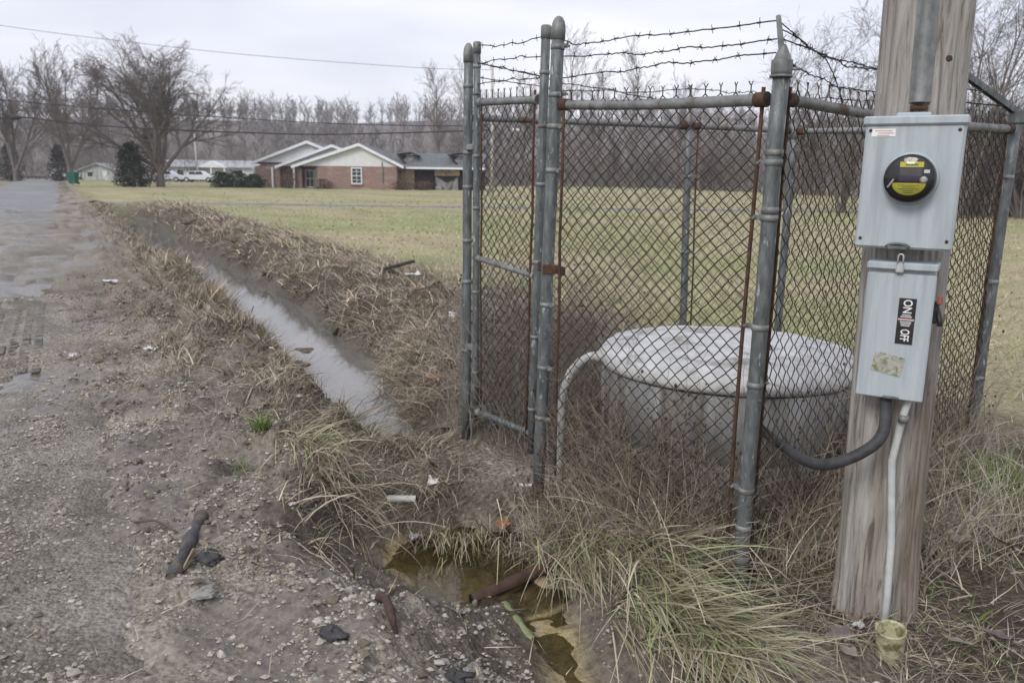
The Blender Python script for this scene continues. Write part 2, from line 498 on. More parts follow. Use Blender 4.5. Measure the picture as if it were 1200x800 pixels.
def ground(x, y):
    x = np.asarray(x, float); y = np.asarray(y, float)
    s, n = to_sn(x, y)
    c = carve(s, n)
    z = 0.05 * ss(2.2, 4.5, n)
    # roughness by zone
    a_berm = np.exp(-((n - 1.30) / 0.42) ** 2) * ss(3.6, 5.6, s)
    a_bank = np.exp(-((n - 3.5) / 0.85) ** 2) * ss(4.2, 6.5, s) * (1 - ss(34, 48, s))
    a_edge = np.exp(-((n - 4.7) / 0.5) ** 2) * ss(12, 16, s) * (1 - ss(34, 50, s))
    z = z + a_berm * (0.07 + 0.42 * (fbm(x * 2.4, y * 2.4, 4) - 0.47))
    z = z + a_bank * (0.06 + 0.55 * (fbm(x * 1.5 + 40, y * 1.5, 4) - 0.45))
    z = z + a_edge * 0.5 * np.clip(fbm(x * 0.9 + 9, y * 0.9 + 5, 3) - 0.5, 0, 1)
    a_gen = 0.045 + 0.06 * ss(0.3, 1.0, n) * (1 - ss(1.2, 2, n))
    z = z + a_gen * (fbm(x * 3.1 + 11, y * 3.1 + 3, 4) - 0.5)
    # small clods on the shoulder and the churned berm
    clod = np.clip(fbm(x * 6 + 71, y * 6 + 13, 3) - 0.55, 0, 1)
    z = z + clod * (0.16 * ss(0.2, 0.9, n) * (1 - ss(4.6, 5.4, n)) + 0.32 * a_berm)
    # wheel rut with a soft lip at the road's edge
    z = z - 0.035 * np.exp(-((n - 0.02) / 0.10) ** 2) * (1 - ss(5, 8, s)) * ss(-4, 0, s)
    z = z + 0.03 * np.exp(-((n - 0.22) / 0.09) ** 2) * (1 - ss(5, 8, s)) * fbm(x * 3, y * 3, 2)
    z = z - 0.07 * (1 - ss(-0.75, 0.1, n + 1.3 * (fbm(x * 1.6 + 4, y * 1.6 + 50, 4) - 0.5)))   # sinks under the road sheet
    z = z + 1.1 * (1 - ss(-9.5, -5.0, n)) * ss(24, 40, s)                    # left verge bank
    churn = ss(.25, .7, n) * (1 - ss(1.75, 2.05, n)) * ss(2.9, 4.4, s) * (1 - ss(22, 32, s))
    z = z + churn * (.17 * np.abs(2 * fbm(x * 2.9 + 3, y * 2.9 + 61, 3) - 1) - .03 + .075 * np.abs(2 * vnoise(x * 8.3, y * 8.3 + 5) - 1) + .04 * np.abs(2 * vnoise(x * 14.7 + 9, y * 14.7) - 1))
    fore = ss(-.4, .2, n) * (1 - ss(1.3, 1.7, n)) * ss(.3, 1.2, s) * (1 - ss(10, 16, s))
    z = z + fore * (.065 * np.abs(2 * fbm(x * 4.1 + 7, y * 4.1, 3) - 1) + .035 * np.abs(2 * vnoise(x * 12, y * 12 + 3) - 1) - .022)
    wild = ss(2.5, 3.0, n) * (1 - ss(4.6, 5.2, n)) * ss(4.6, 6, s) * (1 - ss(28, 36, s))
    z = z + wild * (.16 * np.abs(2 * fbm(x * 2.3 + 13, y * 2.3 + 1, 3) - 1) - .03 + .05 * np.abs(2 * vnoise(x * 7.1, y * 7.1 + 5) - 1))
    z = z - .10 * np.exp(-(((x - .93) / .22) ** 2 + ((y - 3.0) / .2) ** 2))
    z = z + c
    return z

def axis(lo, a, b, hi, step, g0, g1):
    mid = np.arange(a, b + 1e-6, step)
    up = []; d = step; p = b
    while p < hi: d *= g1; p += d; up.append(p)
    dn = []; d = step; p = a
    while p > lo: d *= g0; p -= d; dn.append(p)
    return np.concatenate([dn[::-1], mid, up])

def ground_cols(x, y, z):
    s, n = to_sn(x, y)
    c = carve(s, n)
    f1 = fbm(x * 1.3, y * 1.3, 4)[..., None]; f2 = fbm(x * 5 + 9, y * 5, 4)[..., None]; f3 = fbm(x * .35 + 2, y * .35, 4)[..., None]
    gravel = np.array([.335, .295, .245]) * (0.7 + 0.65 * f2)
    mud = np.array([.22, .188, .15]) * (0.65 + 0.7 * f1)
    thatch = np.array([.125, .10, .074]) * (0.55 + 0.9 * f2)  # dark soil under the grass, colour deepened further to paint in shaded gaps
    field = (np.array([.355, .36, .178]) * ss(.42, .62, f3) + np.array([.44, .385, .24]) * (1 - ss(.42, .62, f3))) * (0.75 + 0.5 * f1)
    silt = np.array([.36, .29, .15]) * (0.6 + 0.8 * f2)
    def mix(a, b, t): return a * (1 - t[..., None]) + b * t[..., None]
    col = mix(gravel, mud, ss(.44, .58, f1[..., 0]) * (.55 + .45 * ss(0, .6, n)))
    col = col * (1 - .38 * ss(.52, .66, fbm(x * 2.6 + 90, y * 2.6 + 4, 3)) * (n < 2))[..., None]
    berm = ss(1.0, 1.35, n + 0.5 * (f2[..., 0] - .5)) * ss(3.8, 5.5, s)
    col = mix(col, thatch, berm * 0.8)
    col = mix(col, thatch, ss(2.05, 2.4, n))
    col = mix(col, field, ss(4.6, 5.6, n + 1.2 * (f1[..., 0] - .5) ) * ss(2, 6, n))
    far = ss(33, 45, s)
    col = mix(col, field, far * ss(0.6, 1.6, n))
    verge = 1 - ss(-5.2, -4.0, n)
    col = mix(col, np.array([.33, .28, .18]) * (0.7 + .6 * f1), verge)
    churn = ss(.25, .7, n) * (1 - ss(1.9, 2.05, n)) * ss(2.9, 4.4, s) * (1 - ss(22, 32, s))
    fine = fbm(x * 11 + 4, y * 11, 3)
    col = mix(col, np.array([.27, .232, .185]) * (.4 + 1.15 * fine[..., None]), churn * .7)
    wetm = ss(-0.12, -0.33, c)
    col = mix(col, mud * 0.55 * (.7 + .6 * f2), ss(-0.05, -0.25, c) * 0.9)
    col = mix(col, silt, ss(-0.36, -0.40, c) * (s < 4.3))
    wet = np.clip(1 - (0.25 + .5 * (s < 4.3)) * wetm, 0, 1)
    patch = ss(.55, .59, fbm(x * 1.1 + 60, y * 1.1 + 20, 4)) * (n < 1.3) * (s < 30)
    col = mix(col, np.array([.11, .095, .08]) + 0 * col, patch * 0.75)
    wet = np.minimum(wet, 1 - 0.8 * patch)
    return np.concatenate([col, wet[..., None]], -1)

def grid_mesh(sv, nv):
    S, Nn = np.meshgrid(sv, nv, indexing='ij')
    X, Y = to_xy(S, Nn)
    ns, nn = S.shape
    i = np.arange(ns - 1)[:, None] * nn + np.arange(nn - 1)[None, :]
    q = np.stack([i, i + nn, i + nn + 1, i + 1], -1).reshape(-1, 4)
    return X.ravel(), Y.ravel(), q[:, ::-1]

sv = axis(-60, 1.2, 6.5, 900, 0.034, 1.12, 1.05)
nv = axis(-700, -0.6, 4.6, 900, 0.034, 1.10, 1.07)
gx, gy_, gq = grid_mesh(sv, nv)
gz_ = ground(gx, gy_)
g = link('ground', raw_mesh('ground', np.stack([gx, gy_, gz_], 1), gq), M_ground)
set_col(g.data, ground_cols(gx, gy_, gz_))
tag(g, kind='structure')

# road: a gravelly sheet whose ragged edge dips under the shoulder
rs = axis(-12, 0.8, 7.5, 240, 0.042, 1.15, 1.04)
rn = np.concatenate([np.linspace(-4.6, -2.2, 18), np.arange(-2.15, 0.75, 0.045)])
rx, ry, rq = grid_mesh(rs, rn)
s_, n_ = to_sn(rx, ry)
def road_z(x, y):
    s, n = to_sn(x, y)
    z = -0.012 + 0.05 * (fbm(x * 1.1 + 5, y * 1.1, 4) - 0.5) + 0.04 * (fbm(x * 5, y * 5, 4) - 0.5) + .02 * (vnoise(x * 11, y * 11) - .5) * (s < 9)
    z = z - 0.035 * np.exp(-((n + 0.62) / 0.17) ** 2) * (1 - ss(14, 20, s)) + .02 * np.exp(-((n + 0.36) / 0.09) ** 2) * (1 - ss(14, 20, s))     # wheel track and lip
    return z
rz = road_z(rx, ry)
rz -= 0.10 * ss(0.15, 0.7, n_) + 0.10 * ss(-3.9, -4.6, n_)
f = fbm(rx * 0.7 + 3, ry * 0.7 + 8, 4); f2 = fbm(rx * 6, ry * 6, 3)
rc = (np.array([.33, .305, .272])[None] * (0.62 + 0.75 * f2[:, None])) * (1 - ss(.5, .62, f)[:, None] * .35) \
    + np.array([.03, .02, .005]) * ss(.45, .6, f)[:, None]
rc = rc * (1 - 0.45 * ss(-1.4, -0.2, n_)[:, None]) + np.array([.25, .225, .19]) * 0.45 * ss(-1.4, -0.2, n_)[:, None]
asph = ss(20, 45, s_)[:, None]
rc = rc * (1 - asph) + np.array([.31, .31, .315]) * asph * (0.8 + .4 * f[:, None])
rc = rc * (1 - .24 * ss(.5, .62, fbm(rx * 2.1 + 44, ry * 2.1 + 3, 4)) * (1 - ss(14, 26, s_)))[:, None]
pud = ss(.555, .60, fbm(rx * 0.55 + 31, ry * 0.55 + 77, 3)) * (s_ < 40)
rc = rc * (1 - .5 * pud[:, None])
rz = rz - 0.02 * pud
road = link('road', raw_mesh('road', np.stack([rx, ry, rz], 1), rq), M_road)
set_col(road.data, np.concatenate([rc, (1 - 0.95 * pud)[:, None]], 1))
tag(road, kind='structure')

# pale track crossing the far field in front of the brick house
tx = np.linspace(-21, 16, 60); ty = 38.5 + 0.02 * tx
tv = []; tq = []
for i in range(60):
    for k, o in enumerate((-1.0, -.35, .35, 1.0)):
        yy = ty[i] + o + 0.3 * math.sin(i * .9 + o)
        tv.append((tx[i], yy, float(ground(tx[i], yy)) + (0.03 if abs(o) < .5 else 0.006)))
for i in range(59):
    for k in range(3): tq.append((i * 4 + k, (i + 1) * 4 + k, (i + 1) * 4 + k + 1, i * 4 + k + 1))
tk = link('field_track', raw_mesh('field_track', tv, np.array(tq)[:, ::-1]), pmat('track_gravel', (.16, .15, .14), (.26, .25, .24), scale=3, rough=.95))
tag(tk, kind='structure')

# water: ditch and pool (each a sheet that runs under the banks)
M_ditch = water_mat('ditch_water', (.45, .42, .36), (.20, .195, .18), 0.9, ripple=0.05, rscale=10, ior=2.0)
M_pool = water_mat('pool_water', (.90, .85, .66), (.20, .17, .10), 0.04, ripple=0.06, rscale=14, ior=1.6)
def water_strip(name, ss_, nl, nr, z, mat):
    v = []; q = []
    for i, s in enumerate(ss_):
        for k in range(5):
            n = nl[i] + (nr[i] - nl[i]) * k / 4
            x, y = to_xy(s, n); v.append((x, y, z))
    for i in range(len(ss_) - 1):
        for k in range(4): q.append((i * 5 + k, i * 5 + k + 1, (i + 1) * 5 + k + 1, (i + 1) * 5 + k))
    o = link(name, raw_mesh(name, v, np.array(q)), mat)
    tag(o, kind='structure')
dsv = np.linspace(4.75, 38, 60)
water_strip('ditch_water', dsv, np.interp(dsv, _DS, _DL) - .42, np.interp(dsv, _DS, _DR) + .46, WATER_Z + 0.035, M_ditch)
psv = np.linspace(2.9, 4.02, 12)
water_strip('pool_water', psv, np.full(12, 1.08), np.full(12, 2.25), -0.343, M_pool)
osv = np.linspace(0.6, 2.88, 20)
ocn = np.interp(osv, [0.5, 1.5, 2.4, 3.2], [1.50, 1.56, 1.66, 1.86])
water_strip('outlet_water', osv, ocn - .20, ocn + .20, -0.379, M_pool)

# wooded hill behind everything
hx = np.linspace(-420, 420, 85); hy = np.linspace(128, 420, 40)
HX, HY = np.meshgrid(hx, hy, indexing='ij')
def hill_z(x, y):
    return -0.6 + 16 * ss(130, 270, y + 0.10 * x) * (0.75 + 0.5 * fbm(x * 0.012 + 3, y * 0.012, 3)) + 1.5 * fbm(x * .05, y * .05, 2)
HZ = hill_z(HX, HY)
hn = HX.shape[1]
hi = np.arange(84)[:, None] * hn + np.arange(39)[None, :]
hq = np.stack([hi, hi + hn, hi + hn + 1, hi + 1], -1).reshape(-1, 4)
hill = link('hill', raw_mesh('hill', np.stack([HX.ravel(), HY.ravel(), HZ.ravel()], 1), hq),
            pmat('leaf_litter', (.15, .132, .122), (.22, .195, .18), scale=.4, rough=1))
tag(hill, kind='structure')

# ================================================================ fence enclosure
def V(*a): return Vector(a)
def lerp(a, b, t): return Vector(a) * (1 - t) + Vector(b) * t

P0b, P0t = V(-.286, 4.95, -.05), V(-.276, 4.95, 2.30)
P2b, P2t = V(.150, 4.1, -.10), V(.202, 4.1, 2.30)
P1b, P1t = V(.955, 3.1, -.25), V(.970, 3.1, 2.0)
P3b, P3t = V(2.665, 4.5, -.05), V(2.684, 4.5, 1.90)
PBb, PBt = V(1.195, 5.5, -.05), V(1.140, 5.5, 1.96)
PCb, PCt = V(1.94, 5.82, -.05), V(1.94, 5.82, 1.93)

fence = empty('chain_link_fence', (P1b.x, P1b.y, float(ground(P1b.x, P1b.y))),
              'galvanised chain link fence with barbed wire round the concrete tank', 'fence')

def ring(mb, c, r, h, ax=None):
    Mx = (ax.to_track_quat('Z', 'Y').to_matrix() if ax is not None else None)
    mb.lathe([(r, -h / 2), (r, h / 2)], c, 14, Mx)

def post(b, t, r, dome=True):
    mb = MB()
    n = 9
    pts = [lerp(b, t, i / (n - 1)) + V(random.uniform(-.002, .002), random.uniform(-.002, .002), 0) for i in range(n)]
    mb.tube(pts, r, 18)
    o = mb.build('post', M_galv, fence)
    if dome:
        c = MB(); d = (t - b).normalized(); Mx = d.to_track_quat('Z', 'Y').to_matrix()
        c.lathe([(r * 1.1, -.055), (r * 1.1, -.004), (r * 1.04, .012), (r * .9, .028), (r * .62, .043), (r * .3, .051), (r * .02, .053)], t - d * .012, 18, Mx)
        c.build('post_cap', M_galv2, o)
    return o

def band(o, b, t, z, r, out):
    """tension band round a post with a bolt lug pointing along out."""
    u = (z - b.z) / (t.z - b.z); c = lerp(b, t, u); d = (t - b).normalized()
    mb = MB(); ring(mb, c, r * 1.09, .024, d)
    ou = Vector(out).normalized()
    a = math.atan2(ou.y, ou.x)
    Mx = Matrix.Rotation(a, 3, 'Z')
    mb.box(c + ou * (r + .018), (.044, .009, .02), Mx)
    mb.tube([c + ou * (r + .03) + Mx @ V(0, -.018, 0), c + ou * (r + .03) + Mx @ V(0, .02, 0)], .006, 6)
    mb.build('tension_band', M_galv2, o)

fdir = (P2b - P1b); fdir.z = 0; fdir.normalize()
rdir = (P3b - P1b); rdir.z = 0; rdir.normalize()
o0 = post(P0b, P0t, .0275)
o2 = post(P2b, P2t, .0315)
o1 = post(P1b, P1t, .0305, False)
o3 = post(P3b, P3t, .028, False)
oB = post(PBb, PBt, .0245, False)
oC = post(PCb, PCt, .028)
for z in (.35, .95, 1.62, 1.83): band(o2, P2b, P2t, z, .0315, -fdir)
for z in (.62, 1.98, 2.20): band(o2, P2b, P2t, z, .0315, fdir * -1)
for z in (.52, .95, 1.2, 1.52, 1.72, 2.1): band(o0, P0b, P0t, z, .0275, (1, 0.2, 0))
for z in (.06, .36, 1.03, 1.45, 1.655): band(o1, P1b, P1t, z, .0305, fdir)
for z in (.20, .8, 1.48, 1.69): band(o1, P1b, P1t, z, .0305, rdir)
for z in (.5, 1.05, 1.62): band(o3, P3b, P3t, z, .028, -rdir)
for z in (1.1, 1.6): band(oB, PBb, PBt, z, .0245, (1, .3, 0))

# barb arm on the near corner post: collar, cone and a flat leaning arm
d1 = (P1t - P1b).normalized(); Mx1 = d1.to_track_quat('Z', 'Y').to_matrix()
mb = MB()
mb.lathe([(.036, -.036), (.038, -.02), (.0385, 0), (.0385, .016), (.036, .020), (.032, .021), (.024, .042), (.012, .068), (.008, .074)], P1t, 18, Mx1)
mb.lathe([(.0415, -.042), (.0415, -.033)], P1t, 18, Mx1)
mb.tube([P1t + V(.03, -.012, -.012), P1t + V(.062, -.012, -.012)], .006, 6)
cap1 = mb.build('post_cap', M_galv2, o1)
mb = MB()
a0 = P1t + V(-.004, -.006, .03); a1 = V(.943, 3.10, 2.165)
mb.prism([a0 + V(-.011, -.006, 0), a0 + V(.011, -.006, 0), a1 + V(.009, -.006, 0), a1 + V(.004, -.006, .010), a1 + V(-.008, -.006, .006)], (0, .008, 0))
arm1 = mb.build('wire_arm', M_galv2, o1)
# barb arm of the right corner post: a channel rising towards the camera's left
mb = MB()
mb.bevel_box(P3t + V(.005, 0, .035), (.07, .07, .08), None, .010)
mb.build('post_cap', M_galv, o3)
mb = MB()
b0, b1 = V(2.665, 4.49, 1.965), V(2.31, 4.4, 2.147)
dd = (b1 - b0).normalized(); up = V(0, 0, 1); sd = dd.cross(up).normalized(); uu = sd.cross(dd)
for off, sz in ((sd * .016, (.004, .03)), (sd * -.016, (.004, .03))):
    q = [b0 + off + sd * .002 - uu * .015, b0 + off - sd * .002 - uu * .015, b0 + off - sd * .002 + uu * .015, b0 + off + sd * .002 + uu * .015]
    mb.prism(q, b1 - b0)
q = [b0 + sd * .0135 + uu * .011, b0 - sd * .0135 + uu * .011, b0 - sd * .0135 + uu * .015, b0 + sd * .0135 + uu * .015]
mb.prism(q, b1 - b0)
mb.build('wire_arm', M_galv, o3)
# loop cap with a short stub on the back line post
mb = MB()
mb.lathe([(.029, -.04), (.029, .0), (.018, .025), (.009, .04), (.009, .22)], PBt, 10)
mb.build('post_cap', M_galv2, oB)

def rail(a, b, r, sag=0.0, n=12):
    mb = MB()
    pts = [lerp(a, b, i / n) + V(0, 0, -sag * math.sin(math.pi * i / n)) for i in range(n + 1)]
    mb.tube(pts, r, 12)
    o = mb.build('rail', M_galv2, fence)
    for k, d in ((0, 1), (n, -1)):
        e = MB(); p = pts[k]; dv = (pts[k + d] - p).normalized()
        e.tube([p, p + dv * .05], [r * 1.28, r * 1.22], 12)
        e.build('rail_end', M_rust, o)
    return o
RA, RB = V(.222, 4.06, 1.93), V(.935, 3.13, 1.884)
rail(RA, RB, .0225, .008)
RC, RD = V(1.005, 3.135, 1.886), V(2.645, 4.475, 1.872)
rail(RC, RD, .0215, .02)
rail(V(-.245, 4.965, 1.922), V(1.12, 5.49, 1.925), .02)
rail(V(1.17, 5.51, 1.925), V(1.90, 5.81, 1.92), .02)
rail(V(1.965, 5.79, 1.915), V(2.66, 4.54, 1.88), .02)

# diamond mesh as woven zigzag wires
def chain_link(name, a, b, z0a, z0b, z1a, z1b, parent, pitch=.072, r=.0025, spikes=True, bow=.01):
    a = np.array(a[:2]); b = np.array(b[:2]); Ltot = np.linalg.norm(b - a); d = (b - a) / Ltot
    nrm = np.array([-d[1], d[0]])
    h = pitch / 2
    nw = int(Ltot / h)
    k_off = 0
    P0 = []; P1 = []
    rows = int((max(z1a, z1b) - min(z0a, z0b)) / h) + 1
    def point(u, w, dep):
        t = u / Ltot
        zb = z0a + (z0b - z0a) * t; zt = z1a + (z1b - z1a) * t
        z = zb + w * (zt - zb)
        dx = bow * (math.sin(u * 2.1 + 1) * math.sin(w * 3.1)) + .006 * math.sin(u * 9 + w * 13) + dep
        du = .006 * math.sin(w * 21 + u * 3) + .005 * math.sin(w * 47 + u * 11)
        p = a + d * (u + du) + nrm * dx
        return (p[0], p[1], z)
    for i in range(nw):
        pts = []
        for j in range(rows + 1):
            side = (i + j) % 2
            u = (i + side) * h
            pts.append(point(min(u, Ltot), j / rows, (.003 if side else -.003)))
        P0 += pts[:-1]; P1 += pts[1:]
        if spikes and i % 2 == 0:
            u = (i + ((i + rows) % 2)) * h
            if u <= Ltot:
                p = point(u, 1, 0); q = (p[0], p[1], p[2] + .022)
                P0.append(p); P1.append(q)
                for sg in (-1, 1):
                    P0.append(q); P1.append((q[0] + sg * d[0] * .009 + .003 * random.uniform(-1, 1), q[1] + sg * d[1] * .009, q[2] + .016))
    v, f = seg_mesh(P0, P1, np.full(len(P0), r), np.full(len(P0), r), 4)
    o = big(name, v, f, M_wire, None, parent)
    o['kind'] = 'stuff'
    return o
def gz1(p): return float(ground(p[0], p[1]))
chain_link('chain_link_mesh', (.215, 4.035), (.925, 3.155), gz1(P2b) + .02, gz1(P1b) + .02, 1.955, 1.915, fence)
chain_link('chain_link_mesh', (1.005, 3.12), (2.63, 4.46), gz1(P1b) + .02, gz1(P3b), 1.92, 1.905, fence)
chain_link('chain_link_mesh', (-.25, 4.985), (1.92, 5.84), .02, .04, 1.95, 1.95, fence, r=.0021)
chain_link('chain_link_mesh', (1.96, 5.80), (2.67, 4.54), .04, .04, 1.945, 1.91, fence, r=.0021)

def flatbar(a, b, parent, mat, w=.016, t=.006):
    mb = MB(); a = Vector(a); b = Vector(b)
    n = 6; pts = [lerp(a, b, i / n) + V(random.uniform(-.004, .004), random.uniform(-.004, .004), 0) for i in range(n + 1)]
    mb.tube(pts, w / 2, 6)
    return mb.build('tension_bar', mat, parent)
flatbar((.232, 4.02, .03), (.232, 4.02, 1.90), fence, M_rust)
flatbar((.908, 3.160, -.05), (.922, 3.155, 1.93), fence, M_rust)
flatbar((1.006, 3.135, -.05), (1.016, 3.138, 1.93), fence, M_rust)
flatbar((2.60, 4.44, .1), (2.61, 4.445, 1.9), fence, M_rust)
flatbar((1.245, 5.52, .05), (1.21, 5.53, 1.9), fence, M_rust, .012)

def barbed(a, b, sag, parent, amp=.012, n=46, r=.0026, step=.11, via=None):
    a = Vector(a); b = Vector(b)
    pts = []
    ph = random.uniform(0, 6)
    for i in range(n + 1):
        t = i / n
        if via is None:
            p = lerp(a, b, t) + V(0, 0, -sag * 4 * t * (1 - t))
        else:
            ctrl = [a] + [Vector(q) for q in via] + [b]
            m = len(ctrl) - 1; k = min(int(t * m), m - 1); u = t * m - k
            g0 = ctrl[max(k - 1, 0)]; g1 = ctrl[k]; g2 = ctrl[k + 1]; g3 = ctrl[min(k + 2, m)]
            p = 0.5 * ((2 * g1) + (g2 - g0) * u + (2 * g0 - 5 * g1 + 4 * g2 - g3) * u * u + (3 * g1 - g0 - 3 * g2 + g3) * u ** 3)
        e = math.sin(math.pi * t)
        p = p + V(0, 0, amp * e * (math.sin(ph + t * 17) * .6 + math.sin(ph * 2 + t * 41) * .3 + .25 * math.sin(t * 160 + ph)))
        pts.append(p)
    P0 = [tuple(p) for p in pts[:-1]]; P1 = [tuple(p) for p in pts[1:]]; rr = [r] * len(P0); r2 = [r] * len(P0)
    acc = random.uniform(0, step)
    for i in range(n):
        seg = (pts[i + 1] - pts[i]); acc += seg.length
        if acc > step:
            acc -= step
            c = pts[i] + seg * random.random(); d = seg.normalized()
            u = d.orthogonal().normalized(); u = Matrix.Rotation(random.uniform(0, 6.3), 3, d) @ u; w = d.cross(u)
            for e, off in ((u, -.004), (w, .004)):
                P0.append(tuple(c + d * off - e * .017)); P1.append(tuple(c + d * off + e * .017)); rr.append(.0014); r2.append(.0014)
            P0.append(tuple(c - d * .008)); P1.append(tuple(c + d * .008)); rr.append(.004); r2.append(.004)
    v, f = seg_mesh(P0, P1, rr, r2, 4)
    return big('barbed_wire', v, f, M_barb, None, parent)

for za, zb, sg in ((2.245, 2.155, .012), (2.155, 2.092, .012), (2.055, 2.045, -.004)):
    barbed((.225, 4.075, za), (.945, 3.10, zb), sg, fence, .010, 60, via=[lerp((.225, 4.075, za), (.945, 3.10, zb), .12) - V(0, 0, .035)] if za > 2.2 else None)
# right side: from the leaning arm back towards the right post's arm, slack
barbed((.950, 3.10, 2.15), (2.33, 4.41, 2.14), 0, fence, .012, 70, via=[(1.20, 3.30, 2.06), (1.50, 3.6, 2.06)])
barbed((.955, 3.10, 2.095), (2.48, 4.44, 2.06), .03, fence, .012, 70)
barbed((.965, 3.10, 2.045), (2.60, 4.47, 1.99), 0, fence, .012, 70, via=[(1.16, 3.28, 1.98), (1.6, 3.7, 1.97)])
barbed((.952, 3.10, 2.13), (1.32, 3.40, 1.90), 0, fence, .006, 40, via=[(1.10, 3.22, 2.09), (1.23, 3.33, 2.03)])
barbed((-.25, 4.96, 2.16), (1.14, 5.5, 2.16), .05, fence, .012, 50)
barbed((-.25, 4.96, 2.24), (1.14, 5.5, 2.07), .02, fence, .012, 50)
barbed((1.14, 5.5, 2.16), (1.94, 5.82, 2.17), .01, fence, .012, 40)
barbed((1.14, 5.5, 2.05), (2.68, 4.52, 1.99), -.04, fence, .012, 40)

# ---------------------------------------------------------------- gate
GLb, GLt = V(-.222, 4.86, .10), V(-.222, 4.86, 2.32)
GRb, GRt = V(.113, 4.25, .10), V(.148, 4.25, 2.31)
gate = empty('chain_link_gate', (GLb.x, GLb.y, gz1(GLb)), 'narrow chain link gate with three barbed strands, left of the tank', 'gate')
for b, t, r in ((GLb, GLt, .0205), (GRb, GRt, .0235)):
    mb = MB(); mb.tube([lerp(b, t, i / 6) for i in range(7)], r, 14); u = mb.build('upright', M_galv, gate)
    c = MB(); c.lathe([(r * 1.12, -.05), (r * 1.12, .008), (r * .9, .014)], t, 14); c.build('upright_cap', M_galv2, u)
    for z in ((.35, .75, 1.15, 1.55, 1.84, 2.1) if r > .022 else (.4, .9, 1.4, 1.7, 2.05, 2.2)):
        p = lerp(b, t, (z - b.z) / (t.z - b.z)); m2 = MB(); ring(m2, p, r * 1.12, .02); m2.build('tension_band', M_galv2, u)
for za, zb, r, mt in ((2.0, 1.972, .0205, M_galv2), (1.106, 1.072, .017, M_galv2), (.155, .205, .02, M_galv)):
    mb = MB(); ga = V(-.21, 4.84, za); gb = V(.118, 4.275, zb)
    mb.tube([lerp(ga, gb, i / 6) for i in range(7)], r, 12); u = mb.build('gate_rail', mt, gate)
    dv = (gb - ga).normalized()
    e = MB(); e.tube([gb - dv * .05, gb], [r * 1.2, r * 1.25], 12); e.build('rail_end', M_galv2, u)
    e = MB(); e.tube([ga, ga + dv * .05], [r * 1.25, r * 1.2], 12); e.build('rail_end', M_galv2, u)
chain_link('chain_link_mesh', (-.205, 4.825), (.105, 4.285), .16, .2, 2.03, 2.0, gate, spikes=True, bow=.004)
flatbar((-.190, 4.80, .15), (-.19, 4.80, 2.0), gate, M_rust, .013)
flatbar((.085, 4.295, .18), (.098, 4.295, 2.02), gate, M_rust, .015)
for za, zb, sg in ((2.315, 2.275, .02), (2.21, 2.175, -.012), (2.10, 2.072, -.008)):
    barbed((-.222, 4.85, za), (.14, 4.25, zb), sg, gate, .008, 30)
barbed((-.222, 4.85, 2.22), (.14, 4.25, 2.08), .0, gate, .006, 30)
mb = MB()   # fork latch joining gate and post
mb.bevel_box((.165, 4.155, 1.135), (.11, .030, .05), Matrix.Rotation(R(-60), 3, 'Z'), .006)
mb.bevel_box((.19, 4.055, 1.135), (.085, .014, .046), Matrix.Rotation(R(-10), 3, 'Z'), .004)
mb.bevel_box((.245, 4.03, 1.13), (.03, .03, .045), None, .006)
mb.build('latch', M_rust, gate)
for z in (.55, 1.75):
    mb = MB(); mb.bevel_box((-.25, 4.905, z), (.075, .05, .035), Matrix.Rotation(R(-55), 3, 'Z'), .006); mb.build('hinge', M_galv2, gate)

# ================================================================ concrete tank behind the fence
TX, TY, TR, TZ = 1.145, 4.22, .68, .712
tank = empty('concrete_tank', (TX, TY, 0), 'round concrete tank with a pale domed lid inside the fence', 'tank')
mb = MB()
prof = [(TR - .03, -.15), (TR - .028, .1), (TR - .026, .27), (TR - .036, .278), (TR - .024, .286), (TR - .02, .45), (TR - .016, TZ - .095)]
mb.lathe(prof, (TX, TY, 0), 64)
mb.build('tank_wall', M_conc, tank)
S = 72; rings = [(0.0001, .055), (.12, .053), (.25, .047), (.4, .036), (.52, .022), (.61, .006), (.65, -.006), (TR - .006, -.028), (TR + .002, -.058), (TR - .006, -.085), (TR - .08, -.095)]
v = []; f = []
for r, dz in rings:
    for k in range(S):
        a = 2 * math.pi * k / S
        e = 0 if r < .01 else (.006 * math.sin(3 * a + 1) + .004 * math.sin(11 * a) + .003 * math.sin(23 * a + r * 9)) * min(1, r / .5)
        v.append((TX + (r + e) * math.cos(a), TY + (r + e) * math.sin(a), TZ + dz + e * .4))
for i in range(len(rings) - 1):
    for k in range(S): f.append((i * S + k, i * S + (k + 1) % S, (i + 1) * S + (k + 1) % S, (i + 1) * S + k)[::-1])
mb = MB(); mb.add(v, f, True)
lid = mb.build('lid', M_lid, tank)
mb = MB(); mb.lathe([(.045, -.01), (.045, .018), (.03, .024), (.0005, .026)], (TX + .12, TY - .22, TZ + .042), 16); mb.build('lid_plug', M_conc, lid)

# bent vent pipe standing beside the tank
mb = MB()
pts = [(.53, 4.16, .645), (.46, 4.17, .672), (.41, 4.175, .662), (.36, 4.18, .63), (.315, 4.185, .575), (.285, 4.19, .49), (.272, 4.19, .42), (.266, 4.19, .25), (.262, 4.19, .02), (.26, 4.19, -.1)]
mb.tube(pts, .0235, 14)
vp = empty('vent_pipe', (.262, 4.19, gz1((.262, 4.19))), 'pale bent pipe rising from the weeds to the tank lid', 'pipe')
mb.build('pipe', M_pvc, vp)
mb = MB(); mb.tube([(.445, 4.171, .672), (.50, 4.164, .658)], .029, 14); mb.build('coupling', M_pvc, vp)

